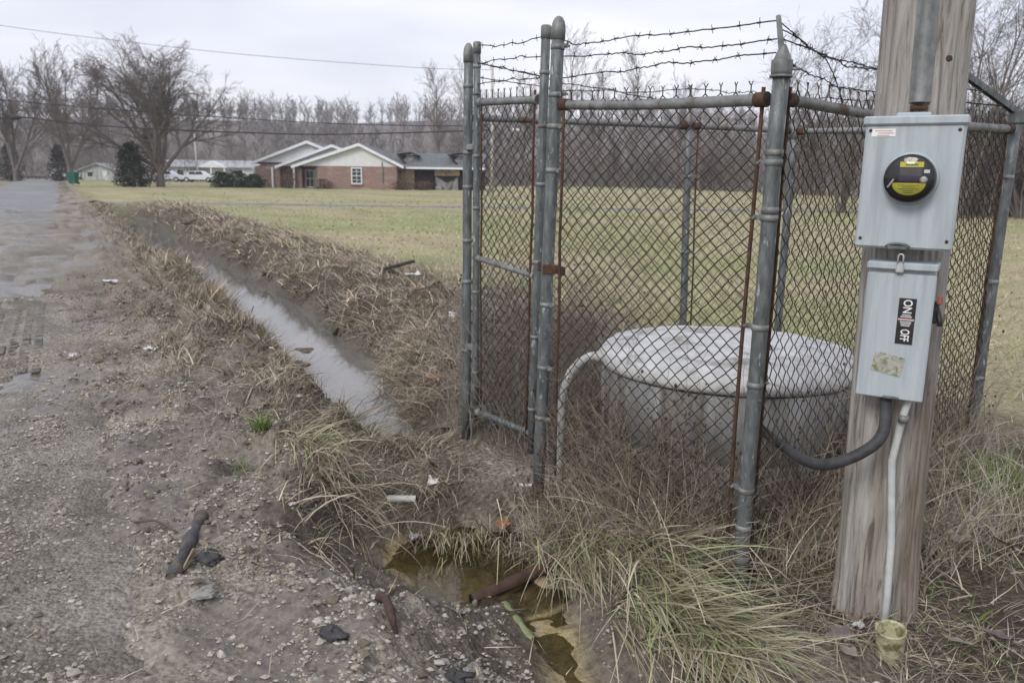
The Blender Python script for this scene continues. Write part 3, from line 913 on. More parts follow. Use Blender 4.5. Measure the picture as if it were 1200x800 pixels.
# ================================================================ utility pole
PLb, PLt = V(1.406, 2.85, -.25), V(1.335, 2.85, 3.6)
def pole_mat(name, low, mid, high):
    m = bpy.data.materials.new(name)
    N, L, b = nodes_of(m)
    tc = N.new('ShaderNodeTexCoord')
    mp = N.new('ShaderNodeMapping'); mp.inputs['Scale'].default_value = (1, 1, .09)
    L.new(tc.outputs['Object'], mp.inputs['Vector'])
    n1 = N.new('ShaderNodeTexNoise'); n1.inputs['Scale'].default_value = 34; n1.inputs['Detail'].default_value = 7; n1.inputs['Roughness'].default_value = .7
    n1.inputs['Distortion'].default_value = 1.2
    n2 = N.new('ShaderNodeTexNoise'); n2.inputs['Scale'].default_value = 9; n2.inputs['Detail'].default_value = 4
    L.new(mp.outputs['Vector'], n1.inputs['Vector']); L.new(mp.outputs['Vector'], n2.inputs['Vector'])
    r1 = N.new('ShaderNodeValToRGB')
    cr = r1.color_ramp
    cr.elements[0].position = .36; cr.elements[0].color = (*low, 1)
    cr.elements[1].position = .64; cr.elements[1].color = (*high, 1)
    e = cr.elements.new(.48); e.color = (*mid, 1)
    L.new(n1.outputs['Fac'], r1.inputs['Fac'])
    # brown weather staining with its own shape, strongest on the old foot of the pole
    sp = N.new('ShaderNodeSeparateXYZ'); L.new(tc.outputs['Object'], sp.inputs['Vector'])
    mr = N.new('ShaderNodeMapRange'); mr.inputs['From Min'].default_value = 1.3; mr.inputs['From Max'].default_value = .2
    L.new(sp.outputs['Z'], mr.inputs['Value'])
    mu = N.new('ShaderNodeMath'); mu.operation = 'MULTIPLY'; L.new(mr.outputs['Result'], mu.inputs[0])
    r2 = N.new('ShaderNodeValToRGB'); r2.color_ramp.elements[0].position = .38; r2.color_ramp.elements[1].position = .62
    L.new(n2.outputs['Fac'], r2.inputs['Fac']); L.new(r2.outputs['Color'], mu.inputs[1])
    mx = N.new('ShaderNodeMixRGB'); mx.blend_type = 'MULTIPLY'; mx.inputs['Color2'].default_value = (.58, .46, .36, 1)
    L.new(mu.outputs['Value'], mx.inputs['Fac']); L.new(r1.outputs['Color'], mx.inputs['Color1'])
    # olive algae streaks
    n3 = N.new('ShaderNodeTexNoise'); n3.inputs['Scale'].default_value = 6; n3.inputs['Detail'].default_value = 3
    L.new(mp.outputs['Vector'], n3.inputs['Vector'])
    r3 = N.new('ShaderNodeValToRGB'); r3.color_ramp.elements[0].position = .54; r3.color_ramp.elements[1].position = .7
    r3.color_ramp.elements[0].color = (0, 0, 0, 1); r3.color_ramp.elements[1].color = (.55, .55, .55, 1)
    L.new(n3.outputs['Fac'], r3.inputs['Fac'])
    m3 = N.new('ShaderNodeMixRGB'); m3.inputs['Color2'].default_value = (.17, .145, .10, 1)
    L.new(r3.outputs['Color'], m3.inputs['Fac']); L.new(mx.outputs['Color'], m3.inputs['Color1'])
    L.new(m3.outputs['Color'], b.inputs['Base Color'])
    b.inputs['Roughness'].default_value = .9; b.inputs['Specular IOR Level'].default_value = .2
    bp = N.new('ShaderNodeBump'); bp.inputs['Strength'].default_value = .9; bp.inputs['Distance'].default_value = .008
    L.new(n1.outputs['Fac'], bp.inputs['Height']); L.new(bp.outputs['Normal'], b.inputs['Normal'])
    return m
M_pole = pole_mat('weathered_pole_wood', (.14, .126, .11), (.30, .282, .258), (.395, .378, .355))
pole = empty('utility_pole', (PLb.x, PLb.y, gz1(PLb)), 'thick weathered wooden utility pole carrying two grey electric boxes', 'pole')
S, NR = 220, 110
v = []; f = []
cracks = [(random.uniform(0, 6.28), random.uniform(.1, 3.0), random.uniform(.3, 1.1), random.uniform(.005, .016)) for _ in range(46)]
for i in range(NR):
    t = i / (NR - 1); c = lerp(PLb, PLt, t); z = c.z
    rad = .140 - .002 * max(z, 0) + .012 * math.exp(-max(z, 0) / .18)
    for k in range(S):
        a = 2 * math.pi * k / S
        r = rad + .003 * math.sin(2 * a + z) + .0022 * math.sin(7 * a + z * .7) + .0015 * math.sin(19 * a + z * 1.3)
        for ca, cz, cl, cd in cracks:
            da = (a - ca - .05 * math.sin(z * 2) + math.pi) % (2 * math.pi) - math.pi
            if abs(da) < .045 and abs(z - cz) < cl:
                r -= cd * (1 - abs(da) / .045) * (1 - abs(z - cz) / cl)
        if z < .35: r += .004 * math.sin(31 * a + 9 * z) * (1 - max(z, 0) / .35)
        v.append((c.x + r * math.cos(a), c.y + r * math.sin(a), z))
for i in range(NR - 1):
    for k in range(S): f.append((i * S + k, i * S + (k + 1) % S, (i + 1) * S + (k + 1) % S, (i + 1) * S + k))
f.append(tuple((NR - 1) * S + k for k in range(S)))
mb = MB(); mb.add(v, f, True); mb.build('shaft', M_pole, pole)

NB = V(-.50, -.866, 0).normalized()          # the way the boxes face
TB = V(-NB.y, NB.x, 0)                       # along the box front, to the right
if TB.x < 0: TB = -TB
def frame_at(c):
    m = Matrix((TB, -NB, V(0, 0, 1))).transposed()   # local x right, y into the pole, z up
    return m
MF = frame_at(None)
def on_pole(z): return lerp(PLb, PLt, (z - PLb.z) / (PLt.z - PLb.z))
def L2W(c, x, y, z): return Vector(c) + MF @ V(x, y, z)

# metal U-guard running up the pole
mb = MB()
for i in range(14):
    z0 = 1.845 + i * .125; z1 = z0 + .125
    c0 = on_pole(z0); c1 = on_pole(z1)
    def prof(c):
        ax = c + MF @ V(.008, -.131, 0)
        out = []
        for x, y in ((-.034, .004), (-.030, -.004), (-.020, -.006), (-.017, -.022), (-.008, -.031), (.008, -.031), (.017, -.022), (.020, -.006), (.030, -.004), (.034, .004)):
            out.append(ax + MF @ V(x, y, 0))
        return out
    a = prof(c0); b = prof(c1); n = len(a)
    q = [(k, k + 1, n + k + 1, n + k) for k in range(n - 1)]
    mb.add(a + b, q, True)
mb.build('cable_guard', M_galv2, pole)
mb = MB(); mb.bevel_box(on_pole(1.83) + MF @ V(.008, -.137, 0), (.05, .02, .02), MF, .004); mb.build('guard_clip', M_rust, pole)
mb = MB(); kc = on_pole(1.98) + MF @ V(.080, -.104, 0); mb.lathe([(.012, 0), (.008, .004), (.0005, .002)], kc, 10, (MF @ V(.6, -.8, 0)).to_track_quat('Z', 'Y').to_matrix()); mb.build('bolt', M_rust, pole)

# ================================================================ meter box
def text_mesh(body, size, ext=.0006):
    cu = bpy.data.curves.new('lettering', 'FONT'); cu.body = body; cu.size = size; cu.extrude = ext
    cu.align_x = 'CENTER'; cu.align_y = 'CENTER'
    cu.offset = size * .012
    to = bpy.data.objects.new('lettering', cu)
    COL.objects.link(to)
    bpy.context.view_layer.update()
    me = bpy.data.meshes.new_from_object(to)
    bpy.data.objects.remove(to); bpy.data.curves.remove(cu)
    vv = np.zeros(len(me.vertices) * 3); me.vertices.foreach_get('co', vv); vv = vv.reshape(-1, 3)
    ff = [tuple(p.vertices) for p in me.polygons]
    bpy.data.meshes.remove(me)
    return vv, ff
def letters(name, body, size, c, x, y, z, ang, mat, parent, sx=1.0):
    vv, ff = text_mesh(body, size)
    ca, sa = math.cos(ang), math.sin(ang)
    pts = [L2W(c, x + (p[0] * sx * ca - p[1] * sa), y - p[2], z + (p[0] * sx * sa + p[1] * ca)) for p in vv]
    mb = MB(); mb.add(pts, ff); return mb.build(name, mat, parent)
def plate(mb, c, x, y, z, w, h, t=.0015, ang=0.0):
    Mr = MF @ Matrix.Rotation(ang, 3, 'Y')
    mb.box(L2W(c, x, y, z), (w, t, h), Mr)

U0 = on_pole(1.585); UW, UH, UD = .285, .41, .115
UC = U0 + MF @ V(.008, -(.137 + UD / 2), 0)
meter = empty('meter_box', UC - V(0, 0, UH / 2), 'large grey electric meter box with a round black dial, upper on the pole', 'meter box')
mb = MB(); mb.bevel_box(UC, (UW, UD, UH), MF, .007); body = mb.build('body', M_box, meter)
FY = -UD / 2
mb = MB(); mb.bevel_box(L2W(UC, 0, -.004, UH / 2 - .008), (UW + .014, UD + .014, .028), MF, .005); mb.build('top_cover', M_box, meter)
mb = MB(); mb.bevel_box(L2W(UC, -.01, .01, UH / 2 + .012), (.10, .06, .014), MF, .004); mb.build('hub_plate', M_box, meter)
MY = Matrix((TB, V(0, 0, 1), NB)).transposed()     # local z out of the front
MYS = MY @ Matrix.Diagonal((.86, .86, .95))
dc = L2W(UC, .004, FY, .018)
mb = MB(); mb.lathe([(.096, 0), (.096, .008), (.092, .014), (.086, .016), (.084, .008)], dc, 48, MYS); dial = mb.build('meter', M_box, meter)
mb = MB(); mb.lathe([(.083, .004), (.083, .040), (.080, .044), (.001, .044)], dc, 48, MYS); mb.build('meter_face', M_black, dial)
mb = MB(); mb.lathe([(.0865, .010), (.0865, .050), (.083, .060), (.074, .066), (.001, .067)], dc, 48, MYS); mb.build('glass_cover', M_glass, dial)
def dplate(name, x, z, w, h, mat, t=.0455):
    mb = MB(); mb.box(dc + MYS @ V(x, z, t), (w, h, .002), MYS); return mb.build(name, mat, dial)
dplate('name_strip', .004, .050, .078, .019, M_yellow)
dplate('name_print', .004, .050, .042, .006, M_galv2, .047)
dplate('display', .002, .023, .072, .028, M_lcd)
dplate('display_frame', .002, -.002, .072, .018, pmat('dark_purple', (.035, .02, .05), (.06, .04, .08), rough=.3))
dplate('small_tag', .055, .026, .019, .012, M_white)
mb = MB()
pp = []
for k in range(17):
    a = math.pi + math.pi * k / 16
    pp.append(dc + MYS @ V(.056 * math.cos(a), -.016 + .044 * math.sin(a), .045))
mb.prism(pp, MYS @ V(0, 0, .002)); mb.build('warning_label', M_yellow, dial)
mb = MB()
for k, w in enumerate((.078, .05, .072, .04, .03)): mb.box(dc + MYS @ V(0, -.024 - k * .0066, .0475), (w * .9, .0017, .0008), MYS)
mb.build('fine_print', M_black, dial)
mb = MB(); mb.lathe([(.013, .045), (.013, .050), (.007, .052)], dc + MYS @ V(.047, -.004, 0), 14, MYS); mb.build('reset_knob', M_zinc, dial)
mb = MB(); mb.tube([dc + MYS @ V(-.052, -.004, .05), dc + MYS @ V(-.058, -.016, .06), dc + MYS @ V(-.068, -.032, .064)], .003, 6); mb.build('seal_wire', M_white, dial)
mb = MB(); plate(mb, UC, -.088, FY - .001, .160, .070, .024); st = mb.build('maker_sticker', M_white, meter)
mb = MB()
for k in range(3): plate(mb, UC, -.088 + .008 * (k % 2), FY - .0023, .166 - k * .007, .05 - .006 * k, .0028, .0006)
mb.build('fine_print', M_pink, st)
mb = MB(); mb.tube([L2W(UC, -.012 + .034 * math.cos(a), FY - .006, -UH / 2 + .005 + .012 * math.sin(a)) for a in np.linspace(0, math.pi, 9)], .005, 6)
mb.bevel_box(L2W(UC, -.012, FY - .006, -UH / 2 + .004), (.06, .016, .012), MF, .003); mb.build('hasp', M_galv, meter)
for sx in (-1, 1):
    for sz in (-1, 1):
        mb = MB(); mb.lathe([(.0055, 0), (.0055, .002), (.004, .0032), (.0005, .0034)], L2W(UC, sx * (UW / 2 - .016), FY, sz * (UH / 2 - .034) - .004), 10, MY); mb.build('screw', M_rust, meter)

# ---------------------------------------------------------------- disconnect box below
LW, LH, LD = .198, .45, .105
L0 = on_pole(1.105)
LC = L0 + MF @ V(.008, -(.137 + LD / 2), 0)
disc = empty('disconnect_box', LC - V(0, 0, LH / 2), 'smaller grey switch box marked ON and OFF, lower on the pole', 'switch box')
mb = MB(); mb.bevel_box(L2W(LC, 0, .004, 0), (LW, LD - .008, LH), MF, .006); mb.build('body', M_box, disc)
FL = -LD / 2
mb = MB(); mb.bevel_box(L2W(LC, .001, FL + .004, -.016), (LW + .008, .014, LH - .03), MF, .004); door = mb.build('door', M_box, disc)
mb = MB(); mb.bevel_box(L2W(LC, .0, -.006, LH / 2 - .006), (LW + .012, LD + .018, .024), MF, .004); mb.build('rain_hood', M_box, disc)
YF = FL - .0042
mb = MB(); plate(mb, LC, .028, YF, .040, .052, .152); lab = mb.build('switch_label', M_black, disc)
letters('lettering', 'ON', .037, LC, .028, YF - .0012, .089, -math.pi / 2, M_white, lab, .78)
letters('lettering', 'OFF', .037, LC, .028, YF - .0012, -.006, -math.pi / 2, M_white, lab, .62)
mb = MB(); plate(mb, LC, .028, YF - .0014, .046, .048, .006, .001)
mb.build('label_stripe', M_pink, lab)
mb = MB()
for k, (w, dz) in enumerate(((.034, .055), (.026, .061), (.034, .038), (.03, .032), (.026, .026))): plate(mb, LC, .028, YF - .0014, dz, w, .0025, .001)
mb.build('fine_print', M_white, lab)
M_stk = pmat('lichened_sticker', (.30, .30, .25), (.42, .42, .38), rough=.8, scale=40, c3=(.16, .18, .08), s3=60, t3=(.5, .62), bump=.2, bscale=150)
mb = MB(); plate(mb, LC, -.012, YF, -.108, .092, .066, .0015, R(9)); mb.build('worn_sticker', M_stk, disc)
mb = MB(); hx_ = LW / 2 + .014
mb.bevel_box(L2W(LC, LW / 2 + .009, 0, .07), (.02, .045, .07), MF, .004)
mb.tube([L2W(LC, hx_, -.012, .085), L2W(LC, hx_ + .012, -.03, .05), L2W(LC, hx_ + .013, -.034, .03)], [.009, .009, .008], 8); lever = mb.build('lever', M_black, disc)
mb = MB(); mb.bevel_box(L2W(LC, hx_ + .006, -.03, .115), (.016, .02, .03), MF, .004); mb.build('lever_tip', pmat('faded_red', (.22, .07, .05), (.3, .1, .07), rough=.6), lever)
mb = MB(); mb.bevel_box(L2W(LC, .008, FL - .004, -LH / 2 + .004), (.05, .012, .01), MF, .003); mb.build('hasp', M_galv, disc)
# padlock hanging at the hood of the switch box
lk = L2W(LC, -.006, FL - .016, LH / 2 - .012)
pad = empty('padlock', lk - V(0, 0, .03), 'small bright padlock hanging between the two grey boxes', 'padlock')
mb = MB(); mb.bevel_box(lk, (.024, .014, .030), MF, .004); mb.build('lock_body', M_zinc, pad)
mb = MB(); mb.tube([lk + MF @ V(.008 * math.cos(a), 0, .014 + .022 * (1 if 0 < i < 8 else 0) + .010 * math.sin(a)) for i, a in enumerate(np.linspace(0, math.pi, 9))], .0028, 8); mb.build('shackle', M_zinc, pad)

# black flexible conduit looping from the switch box through the fence
mb = MB()
A = L2W(LC, -.012, -.005, -LH / 2 + .01)
cp = [A, V(1.266, 2.64, .76), V(1.201, 2.64, .685), V(1.105, 2.70, .618), V(1.09, 2.9, .57), V(1.135, 3.2, .51), V(1.15, 3.38, .48), V(1.15, 3.6, .47)]
pts = []; rr = []
for k in range(len(cp) - 1):
    g0 = cp[max(k - 1, 0)]; g1 = cp[k]; g2 = cp[k + 1]; g3 = cp[min(k + 2, len(cp) - 1)]
    for i in range(22):
        u = i / 22
        pts.append(0.5 * ((2 * g1) + (g2 - g0) * u + (2 * g0 - 5 * g1 + 4 * g2 - g3) * u * u + (3 * g1 - g0 - 3 * g2 + g3) * u ** 3))
        rr.append(.0193 + (.0014 if len(pts) % 2 else 0))
mb.tube(pts, rr, 14)
mb.build('flexible_conduit', M_cond, None, 'black ribbed conduit looping from the switch box into the fence', 'conduit')

# thin ground-wire conduit bowing down the pole's front
gc = L2W(LC, .062, -.012, -LH / 2 + .01)
gb = V(1.345, 2.64, gz1((1.345, 2.64)) - .02)
mb = MB()
pts = [gc, gc + V(-.002, .03, -.10), gc + V(-.012, .045, -.25), lerp(gc, gb, .62) + V(.008, .03, 0), lerp(gc, gb, .85) + V(.006, .012, 0), gb]
mb.tube(pts, .0125, 10)
gw = empty('ground_conduit', gb, 'thin pale pipe running down the foot of the wooden pole', 'pipe')
mb.build('pipe', M_pvc, gw)
mb = MB(); mb.tube([gc + V(-.004, .012, -.075), gc + V(-.006, .014, -.10)], .016, 10); mb.build('strap', M_galv2, gw)

# ================================================================ the brick house across the field
def brick_mat():
    m = bpy.data.materials.new('brick_wall')
    N, L, b = nodes_of(m)
    tc = N.new('ShaderNodeTexCoord'); sp = N.new('ShaderNodeSeparateXYZ'); cb = N.new('ShaderNodeCombineXYZ')
    ad = N.new('ShaderNodeMath'); ad.operation = 'ADD'
    L.new(tc.outputs['Object'], sp.inputs['Vector']); L.new(sp.outputs['X'], ad.inputs[0]); L.new(sp.outputs['Y'], ad.inputs[1])
    L.new(ad.outputs['Value'], cb.inputs['X']); L.new(sp.outputs['Z'], cb.inputs['Y'])
    br = N.new('ShaderNodeTexBrick'); br.inputs['Scale'].default_value = 1.0
    br.inputs['Brick Width'].default_value = .23; br.inputs['Row Height'].default_value = .085; br.inputs['Mortar Size'].default_value = .012
    br.inputs['Color1'].default_value = (.17, .078, .056, 1); br.inputs['Color2'].default_value = (.25, .138, .104, 1); br.inputs['Mortar'].default_value = (.36, .31, .28, 1)
    L.new(cb.outputs['Vector'], br.inputs['Vector'])
    no = N.new('ShaderNodeTexNoise'); no.inputs['Scale'].default_value = 1.4; no.inputs['Detail'].default_value = 7
    mp = N.new('ShaderNodeMapping'); mp.inputs['Scale'].default_value = (.7, .7, 2.6); L.new(tc.outputs['Object'], mp.inputs['Vector']); L.new(mp.outputs['Vector'], no.inputs['Vector'])
    rp = N.new('ShaderNodeValToRGB'); rp.color_ramp.elements[0].position = .55; rp.color_ramp.elements[1].position = .68
    L.new(no.outputs['Fac'], rp.inputs['Fac'])
    mx = N.new('ShaderNodeMixRGB'); mx.inputs['Color2'].default_value = (.42, .33, .28, 1)
    mu = N.new('ShaderNodeMath'); mu.operation = 'MULTIPLY'; mu.inputs[1].default_value = .7
    L.new(rp.outputs['Color'], mu.inputs[0]); L.new(mu.outputs['Value'], mx.inputs['Fac']); L.new(br.outputs['Color'], mx.inputs['Color1'])
    L.new(mx.outputs['Color'], b.inputs['Base Color']); b.inputs['Roughness'].default_value = .9
    return m
M_brick = brick_mat()
M_siding = pmat('white_siding', (.62, .63, .63), (.72, .72, .72), rough=.6, scale=3)
M_trim = pmat('white_trim', (.68, .70, .72), (.78, .79, .80), rough=.5, scale=2)
M_roof = pmat('grey_shingle', (.10, .105, .115), (.18, .185, .195), rough=.9, scale=3, stretch=(1, 1, 3), bump=.4, bscale=20)
M_burnt = pmat('charred_wall', (.008, .007, .007), (.035, .032, .03), rough=.95, scale=2.2, stretch=(3, 1, .7), c3=(.10, .075, .06), s3=1.6, t3=(.64, .72))
M_tanbd = pmat('bare_plywood', (.30, .21, .13), (.42, .32, .22), rough=.9, scale=3, c3=(.06, .05, .045), s3=2.5)
M_debris = pmat('grey_debris', (.17, .165, .16), (.32, .315, .31), rough=.9, scale=4, c3=(.05, .048, .045), s3=3, t3=(.5, .62))

HB = -0.1
house = empty('brick_house', (-14, 78, HB), 'long low brick house with three white gables and a burnt-out right wing', 'house')
def quadm(mb, p, t):   # slab from 4 points with thickness vector
    mb.prism(p, t)
def gable(xl, xr, ax, zl, zr, za, y0, y1, wl, wr, wall_mat, eave=.45):
    """gable roof whose ridge runs away from the camera: two slopes, white rakes and a sided triangle."""
    mb = MB()
    mb.prism([(xl, y0 - eave, zl), (ax, y0 - eave, za), (ax, y0 - eave, za + .12), (xl - .02, y0 - eave, zl + .12)], (0, y1 - y0 + eave, 0))
    mb.prism([(ax, y0 - eave, za), (xr, y0 - eave, zr), (xr + .02, y0 - eave, zr + .12), (ax, y0 - eave, za + .12)], (0, y1 - y0 + eave, 0))
    rf = mb.build('roof', M_roof, house)
    mb = MB()
    yy = y0 - eave - .05
    mb.prism([(xl - .05, yy, zl - .1), (ax, yy, za - .09), (ax, yy, za + .17), (xl - .05, yy, zl + .15)], (0, .045, 0))
    mb.build('rake_board', M_trim, rf)
    mb = MB()
    mb.prism([(ax, yy + .001, za - .09), (xr + .05, yy + .001, zr - .1), (xr + .05, yy + .001, zr + .15), (ax, yy + .001, za + .17)], (0, .045, 0))
    mb.build('rake_board', M_trim, rf)
    mb = MB()
    zw = min(zl, zr) + .15
    k = .25
    mb.prism([(xl + .5, y0 - .06, zw), (xr - .5, y0 - .06, zw), (ax, y0 - .06, za - .06)], (0, .06, 0))
    g = mb.build('gable_siding', M_siding, house)
    mb = MB()
    for i in range(1, 8):
        z = zw + (za - zw) * i / 9
        hl = ax - (ax - xl - .5) * (za - .06 - z) / (za - .06 - zw); hr = ax + (xr - .5 - ax) * (za - .06 - z) / (za - .06 - zw)
        mb.box(((hl + hr) / 2, y0 - .068, z), (max(hr - hl - .1, .1), .012, .02))
    mb.build('siding_lap', M_trim, g)
    return rf
def wall(x0, x1, y0, y1, z0, z1, mat, name='wall'):
    mb = MB(); mb.box(((x0 + x1) / 2, (y0 + y1) / 2, (z0 + z1) / 2), (x1 - x0, y1 - y0, z1 - z0)); return mb.build(name, mat, house)
def window(x0, x1, z0, z1, y, mullions=(1, 3), frame=M_trim):
    f = MB(); t = .09
    f.box(((x0 + x1) / 2, y - .05, z0 + t / 2), (x1 - x0, .10, t)); f.box(((x0 + x1) / 2, y - .05, z1 - t / 2), (x1 - x0, .10, t))
    f.box((x0 + t / 2, y - .051, (z0 + z1) / 2), (t, .10, z1 - z0 - 2 * t)); f.box((x1 - t / 2, y - .051, (z0 + z1) / 2), (t, .10, z1 - z0 - 2 * t))
    zm = (z0 + z1) / 2
    f.box(((x0 + x1) / 2, y - .048, zm), (x1 - x0 - 2 * t, .09, .07))
    for i in range(mullions[0]):
        x = x0 + (x1 - x0) * (i + 1) / (mullions[0] + 1); f.box((x, y - .035, zm), (.035, .05, z1 - z0 - .2))
    for i in range(mullions[1]):
        z = z0 + (z1 - z0) * (i + 1) / (mullions[1] + 1)
        if abs(z - zm) > .05: f.box(((x0 + x1) / 2, y - .036, z), (x1 - x0 - .2, .05, .035))
    return f
def add_window(parent, *a):
    o = window(*a).build('window', M_trim, parent)
    x0, x1, z0, z1, y = a[:5]
    mb = MB(); mb.box(((x0 + x1) / 2, y - .012, (z0 + z1) / 2), (x1 - x0 - .1, .02, z1 - z0 - .1)); mb.build('pane', M_windowglass, o)
    mb = MB(); mb.box(((x0 + x1) / 2, y - .07, z0 - .06), (x1 - x0 + .2, .16, .09)); mb.build('sill', M_brick, o)
# right-hand (front) gable over the brick end wall
wall(-17.85, -10.66, 75, 83, HB, 2.42, M_brick)
gable(-20.05, -10.02, -13.97, 1.93, 2.02, 3.95, 75, 84, 0, 0, M_brick)
add_window(house, -14.78, -13.80, .52, 1.98, 75.0, (1, 3))
mb = MB(); mb.box((-11.95, 74.93, 1.55), (.10, .10, 1.9)); mb.build('service_pipe', M_galv2, house)
# recessed porch wall left of it, door with sidelight, porch posts
wall(-24.3, -17.86, 77.6, 84, HB, 2.0, M_brick)
add_window(house, -19.6, -18.75, .1, 1.75, 77.6, (1, 1))
mb = MB(); mb.box((-18.3, 77.56, .95), (.8, .07, 1.9)); d = mb.build('door', M_trim, house)
mb = MB(); mb.box((-18.02, 77.5, .95), (.06, .06, .12)); mb.build('handle', M_galv2, d)
for x in (-24.2, -22.4, -20.4): 
    mb = MB(); mb.bevel_box((x, 76.6, .92), (.16, .16, 2.0), None, .02); mb.build('porch_post', M_trim, house)
wall(-22.55, -21.75, 76.75, 77.4, HB, 1.9, M_brick, 'porch_pier')
wall(-20.45, -19.75, 76.9, 77.5, HB, 1.9, M_brick, 'porch_pier')
gable(-22.0, -11.5, -16.72, 1.88, 1.88, 3.86, 76.6, 84, 0, 0, M_brick)
gable(-24.55, -14.2, -19.36, 2.22, 2.22, 4.22, 78.0, 86, 0, 0, M_brick)
# burnt wing
wall(-10.64, -2.95, 77, 84, HB, 2.0, M_burnt)
wall(-10.6, -9.3, 76.9, 76.98, HB, 1.85, M_tanbd, 'plywood_sheet')
wall(-7.4, -5.1, 76.88, 76.97, 1.35, 1.85, M_tanbd, 'plywood_sheet')
mb = MB(); mb.prism([(-7.3, 76.8, HB), (-5.2, 76.8, HB), (-5.25, 76.8, 1.25), (-5.9, 76.8, 1.05), (-6.4, 76.8, .75), (-7.0, 76.8, 1.15), (-7.3, 76.8, 1.3)], (0, .12, 0)); mb.build('garage_debris', M_debris, house)
mb = MB(); mb.prism([(-7.2, 76.7, 1.2), (-6.2, 76.7, .75), (-6.1, 76.7, .85), (-7.1, 76.7, 1.32)], (0, .08, 0)); mb.prism([(-6.3, 76.69, .7), (-5.3, 76.69, 1.2), (-5.4, 76.69, 1.3), (-6.35, 76.69, .82)], (0, .08, 0)); mb.build('fallen_beam', M_burnt, house)
mb = MB()
mb.prism([(-11.9, 76.3, 1.98), (-11.9, 81.2, 3.34), (-11.9, 81.2, 3.46), (-11.9, 76.3, 2.1)], (9.15, 0, 0))
mb.prism([(-11.9, 81.2, 3.34), (-11.9, 85, 2.2), (-11.9, 85, 2.32), (-11.9, 81.2, 3.46)], (9.15, 0, 0))
wr = mb.build('roof', M_roof, house)
mb = MB(); mb.box((-6.7, 76.25, 2.02), (7.9, .06, .18)); mb.build('fascia', M_trim, wr)
for dx in (-10.0, -5.2):   # two broken dormers
    mb = MB()
    mb.prism([(dx - .7, 78.2, 2.5), (dx + .75, 78.2, 2.5), (dx + .72, 78.2, 3.1), (dx - .1, 78.2, 3.2)], (0, 1.8, 0))
    dm = mb.build('dormer', M_debris, wr)
    mb = MB()
    mb.prism([(dx - 1.0, 77.8, 3.22), (dx + .2, 77.8, 3.36), (dx + .95, 77.8, 3.12), (dx + .95, 77.8, 3.2), (dx + .2, 77.8, 3.48), (dx - 1.0, 77.8, 3.30)], (0, 2.6, 0))
    mb.prism([(dx - 1.1, 77.6, 3.3), (dx - .2, 77.2, 2.35), (dx - .05, 77.25, 2.38), (dx - .9, 77.7, 3.34)], (0, .2, .02)); mb.build('dormer_roof', M_burnt, dm)

# ---------------------------------------------------------------- long pale house and shed far left
M_pale = pmat('pale_vinyl', (.50, .51, .54), (.60, .61, .64), rough=.6, scale=2, stretch=(.2, .2, 6))
M_palegr = pmat('pale_green_paint', (.46, .52, .49), (.56, .61, .58), rough=.6, scale=2)
M_paleroof = pmat('light_metal_roof', (.32, .33, .35), (.45, .46, .48), rough=.6, scale=1.5)
def bx(name, x0, x1, y0, y1, z0, z1, mat, parent):
    mb = MB(); mb.box(((x0 + x1) / 2, (y0 + y1) / 2, (z0 + z1) / 2), (x1 - x0, y1 - y0, z1 - z0)); return mb.build(name, mat, parent)
far = empty('long_pale_house', (-42, 114, 0), 'low pale sided house beyond the big bare tree', 'house')
bx('wall', -50.5, -35.2, 112, 118, -.1, 1.95, M_pale, far)
mb = MB(); mb.prism([(-50.9, 111.5, 1.9), (-50.9, 115, 2.75), (-50.9, 118.5, 1.9), (-50.9, 118.5, 2.05), (-50.9, 115, 2.9), (-50.9, 111.5, 2.05)], (16.2, 0, 0)); mb.build('roof', M_paleroof, far)
mb = MB(); mb.prism([(-42.6, 110.6, 1.9), (-38.6, 110.6, 1.9), (-40.6, 110.6, 2.75)], (0, 2, 0)); mb.build('porch_gable', M_trim, far)
for x in (-42.4, -40.6, -38.8): bx('porch_post', x - .09, x + .09, 110.7, 110.88, -.1, 1.9, M_trim, far)
for x in (-48.6, -45.2, -43.5, -37.2):
    w = bx('window', x - .55, x + .55, 111.92, 112.0, .75, 1.65, M_trim, far); bx('pane', x - .42, x + .42, 111.9, 111.93, .85, 1.55, M_windowglass, w)
d = bx('door', -41.1, -40.2, 111.93, 112, -.05, 1.75, M_trim, far); bx('handle', -40.4, -40.32, 111.88, 111.93, .85, .95, M_galv2, d)
bx('skirting', -50.45, -35.25, 111.94, 112.0, -.1, .3, M_debris, far)
shed = empty('pale_green_cottage', (-56.4, 114, 0), 'small pale green gabled house at the end of the road', 'house')
bx('wall', -58.6, -54.2, 112, 116, -.1, 1.4, M_palegr, shed)
mb = MB(); mb.prism([(-58.6, 112.0, 1.4), (-54.2, 112.0, 1.4), (-56.4, 112.0, 2.15)], (0, 4, 0)); mb.build('gable_wall', M_palegr, shed)
mb = MB(); mb.prism([(-58.9, 111.6, 1.3), (-56.4, 111.6, 2.17), (-53.9, 111.6, 1.3), (-53.9, 111.6, 1.42), (-56.4, 111.6, 2.30), (-58.9, 111.6, 1.42)], (0, 4.8, 0)); mb.build('roof', M_paleroof, shed)
w = bx('window', -57.9, -57.0, 111.92, 112, .4, 1.2, M_trim, shed); bx('pane', -57.8, -57.1, 111.9, 111.93, .5, 1.1, M_windowglass, w)
d = bx('door', -55.9, -55.1, 111.93, 112, -.05, 1.3, M_trim, shed)

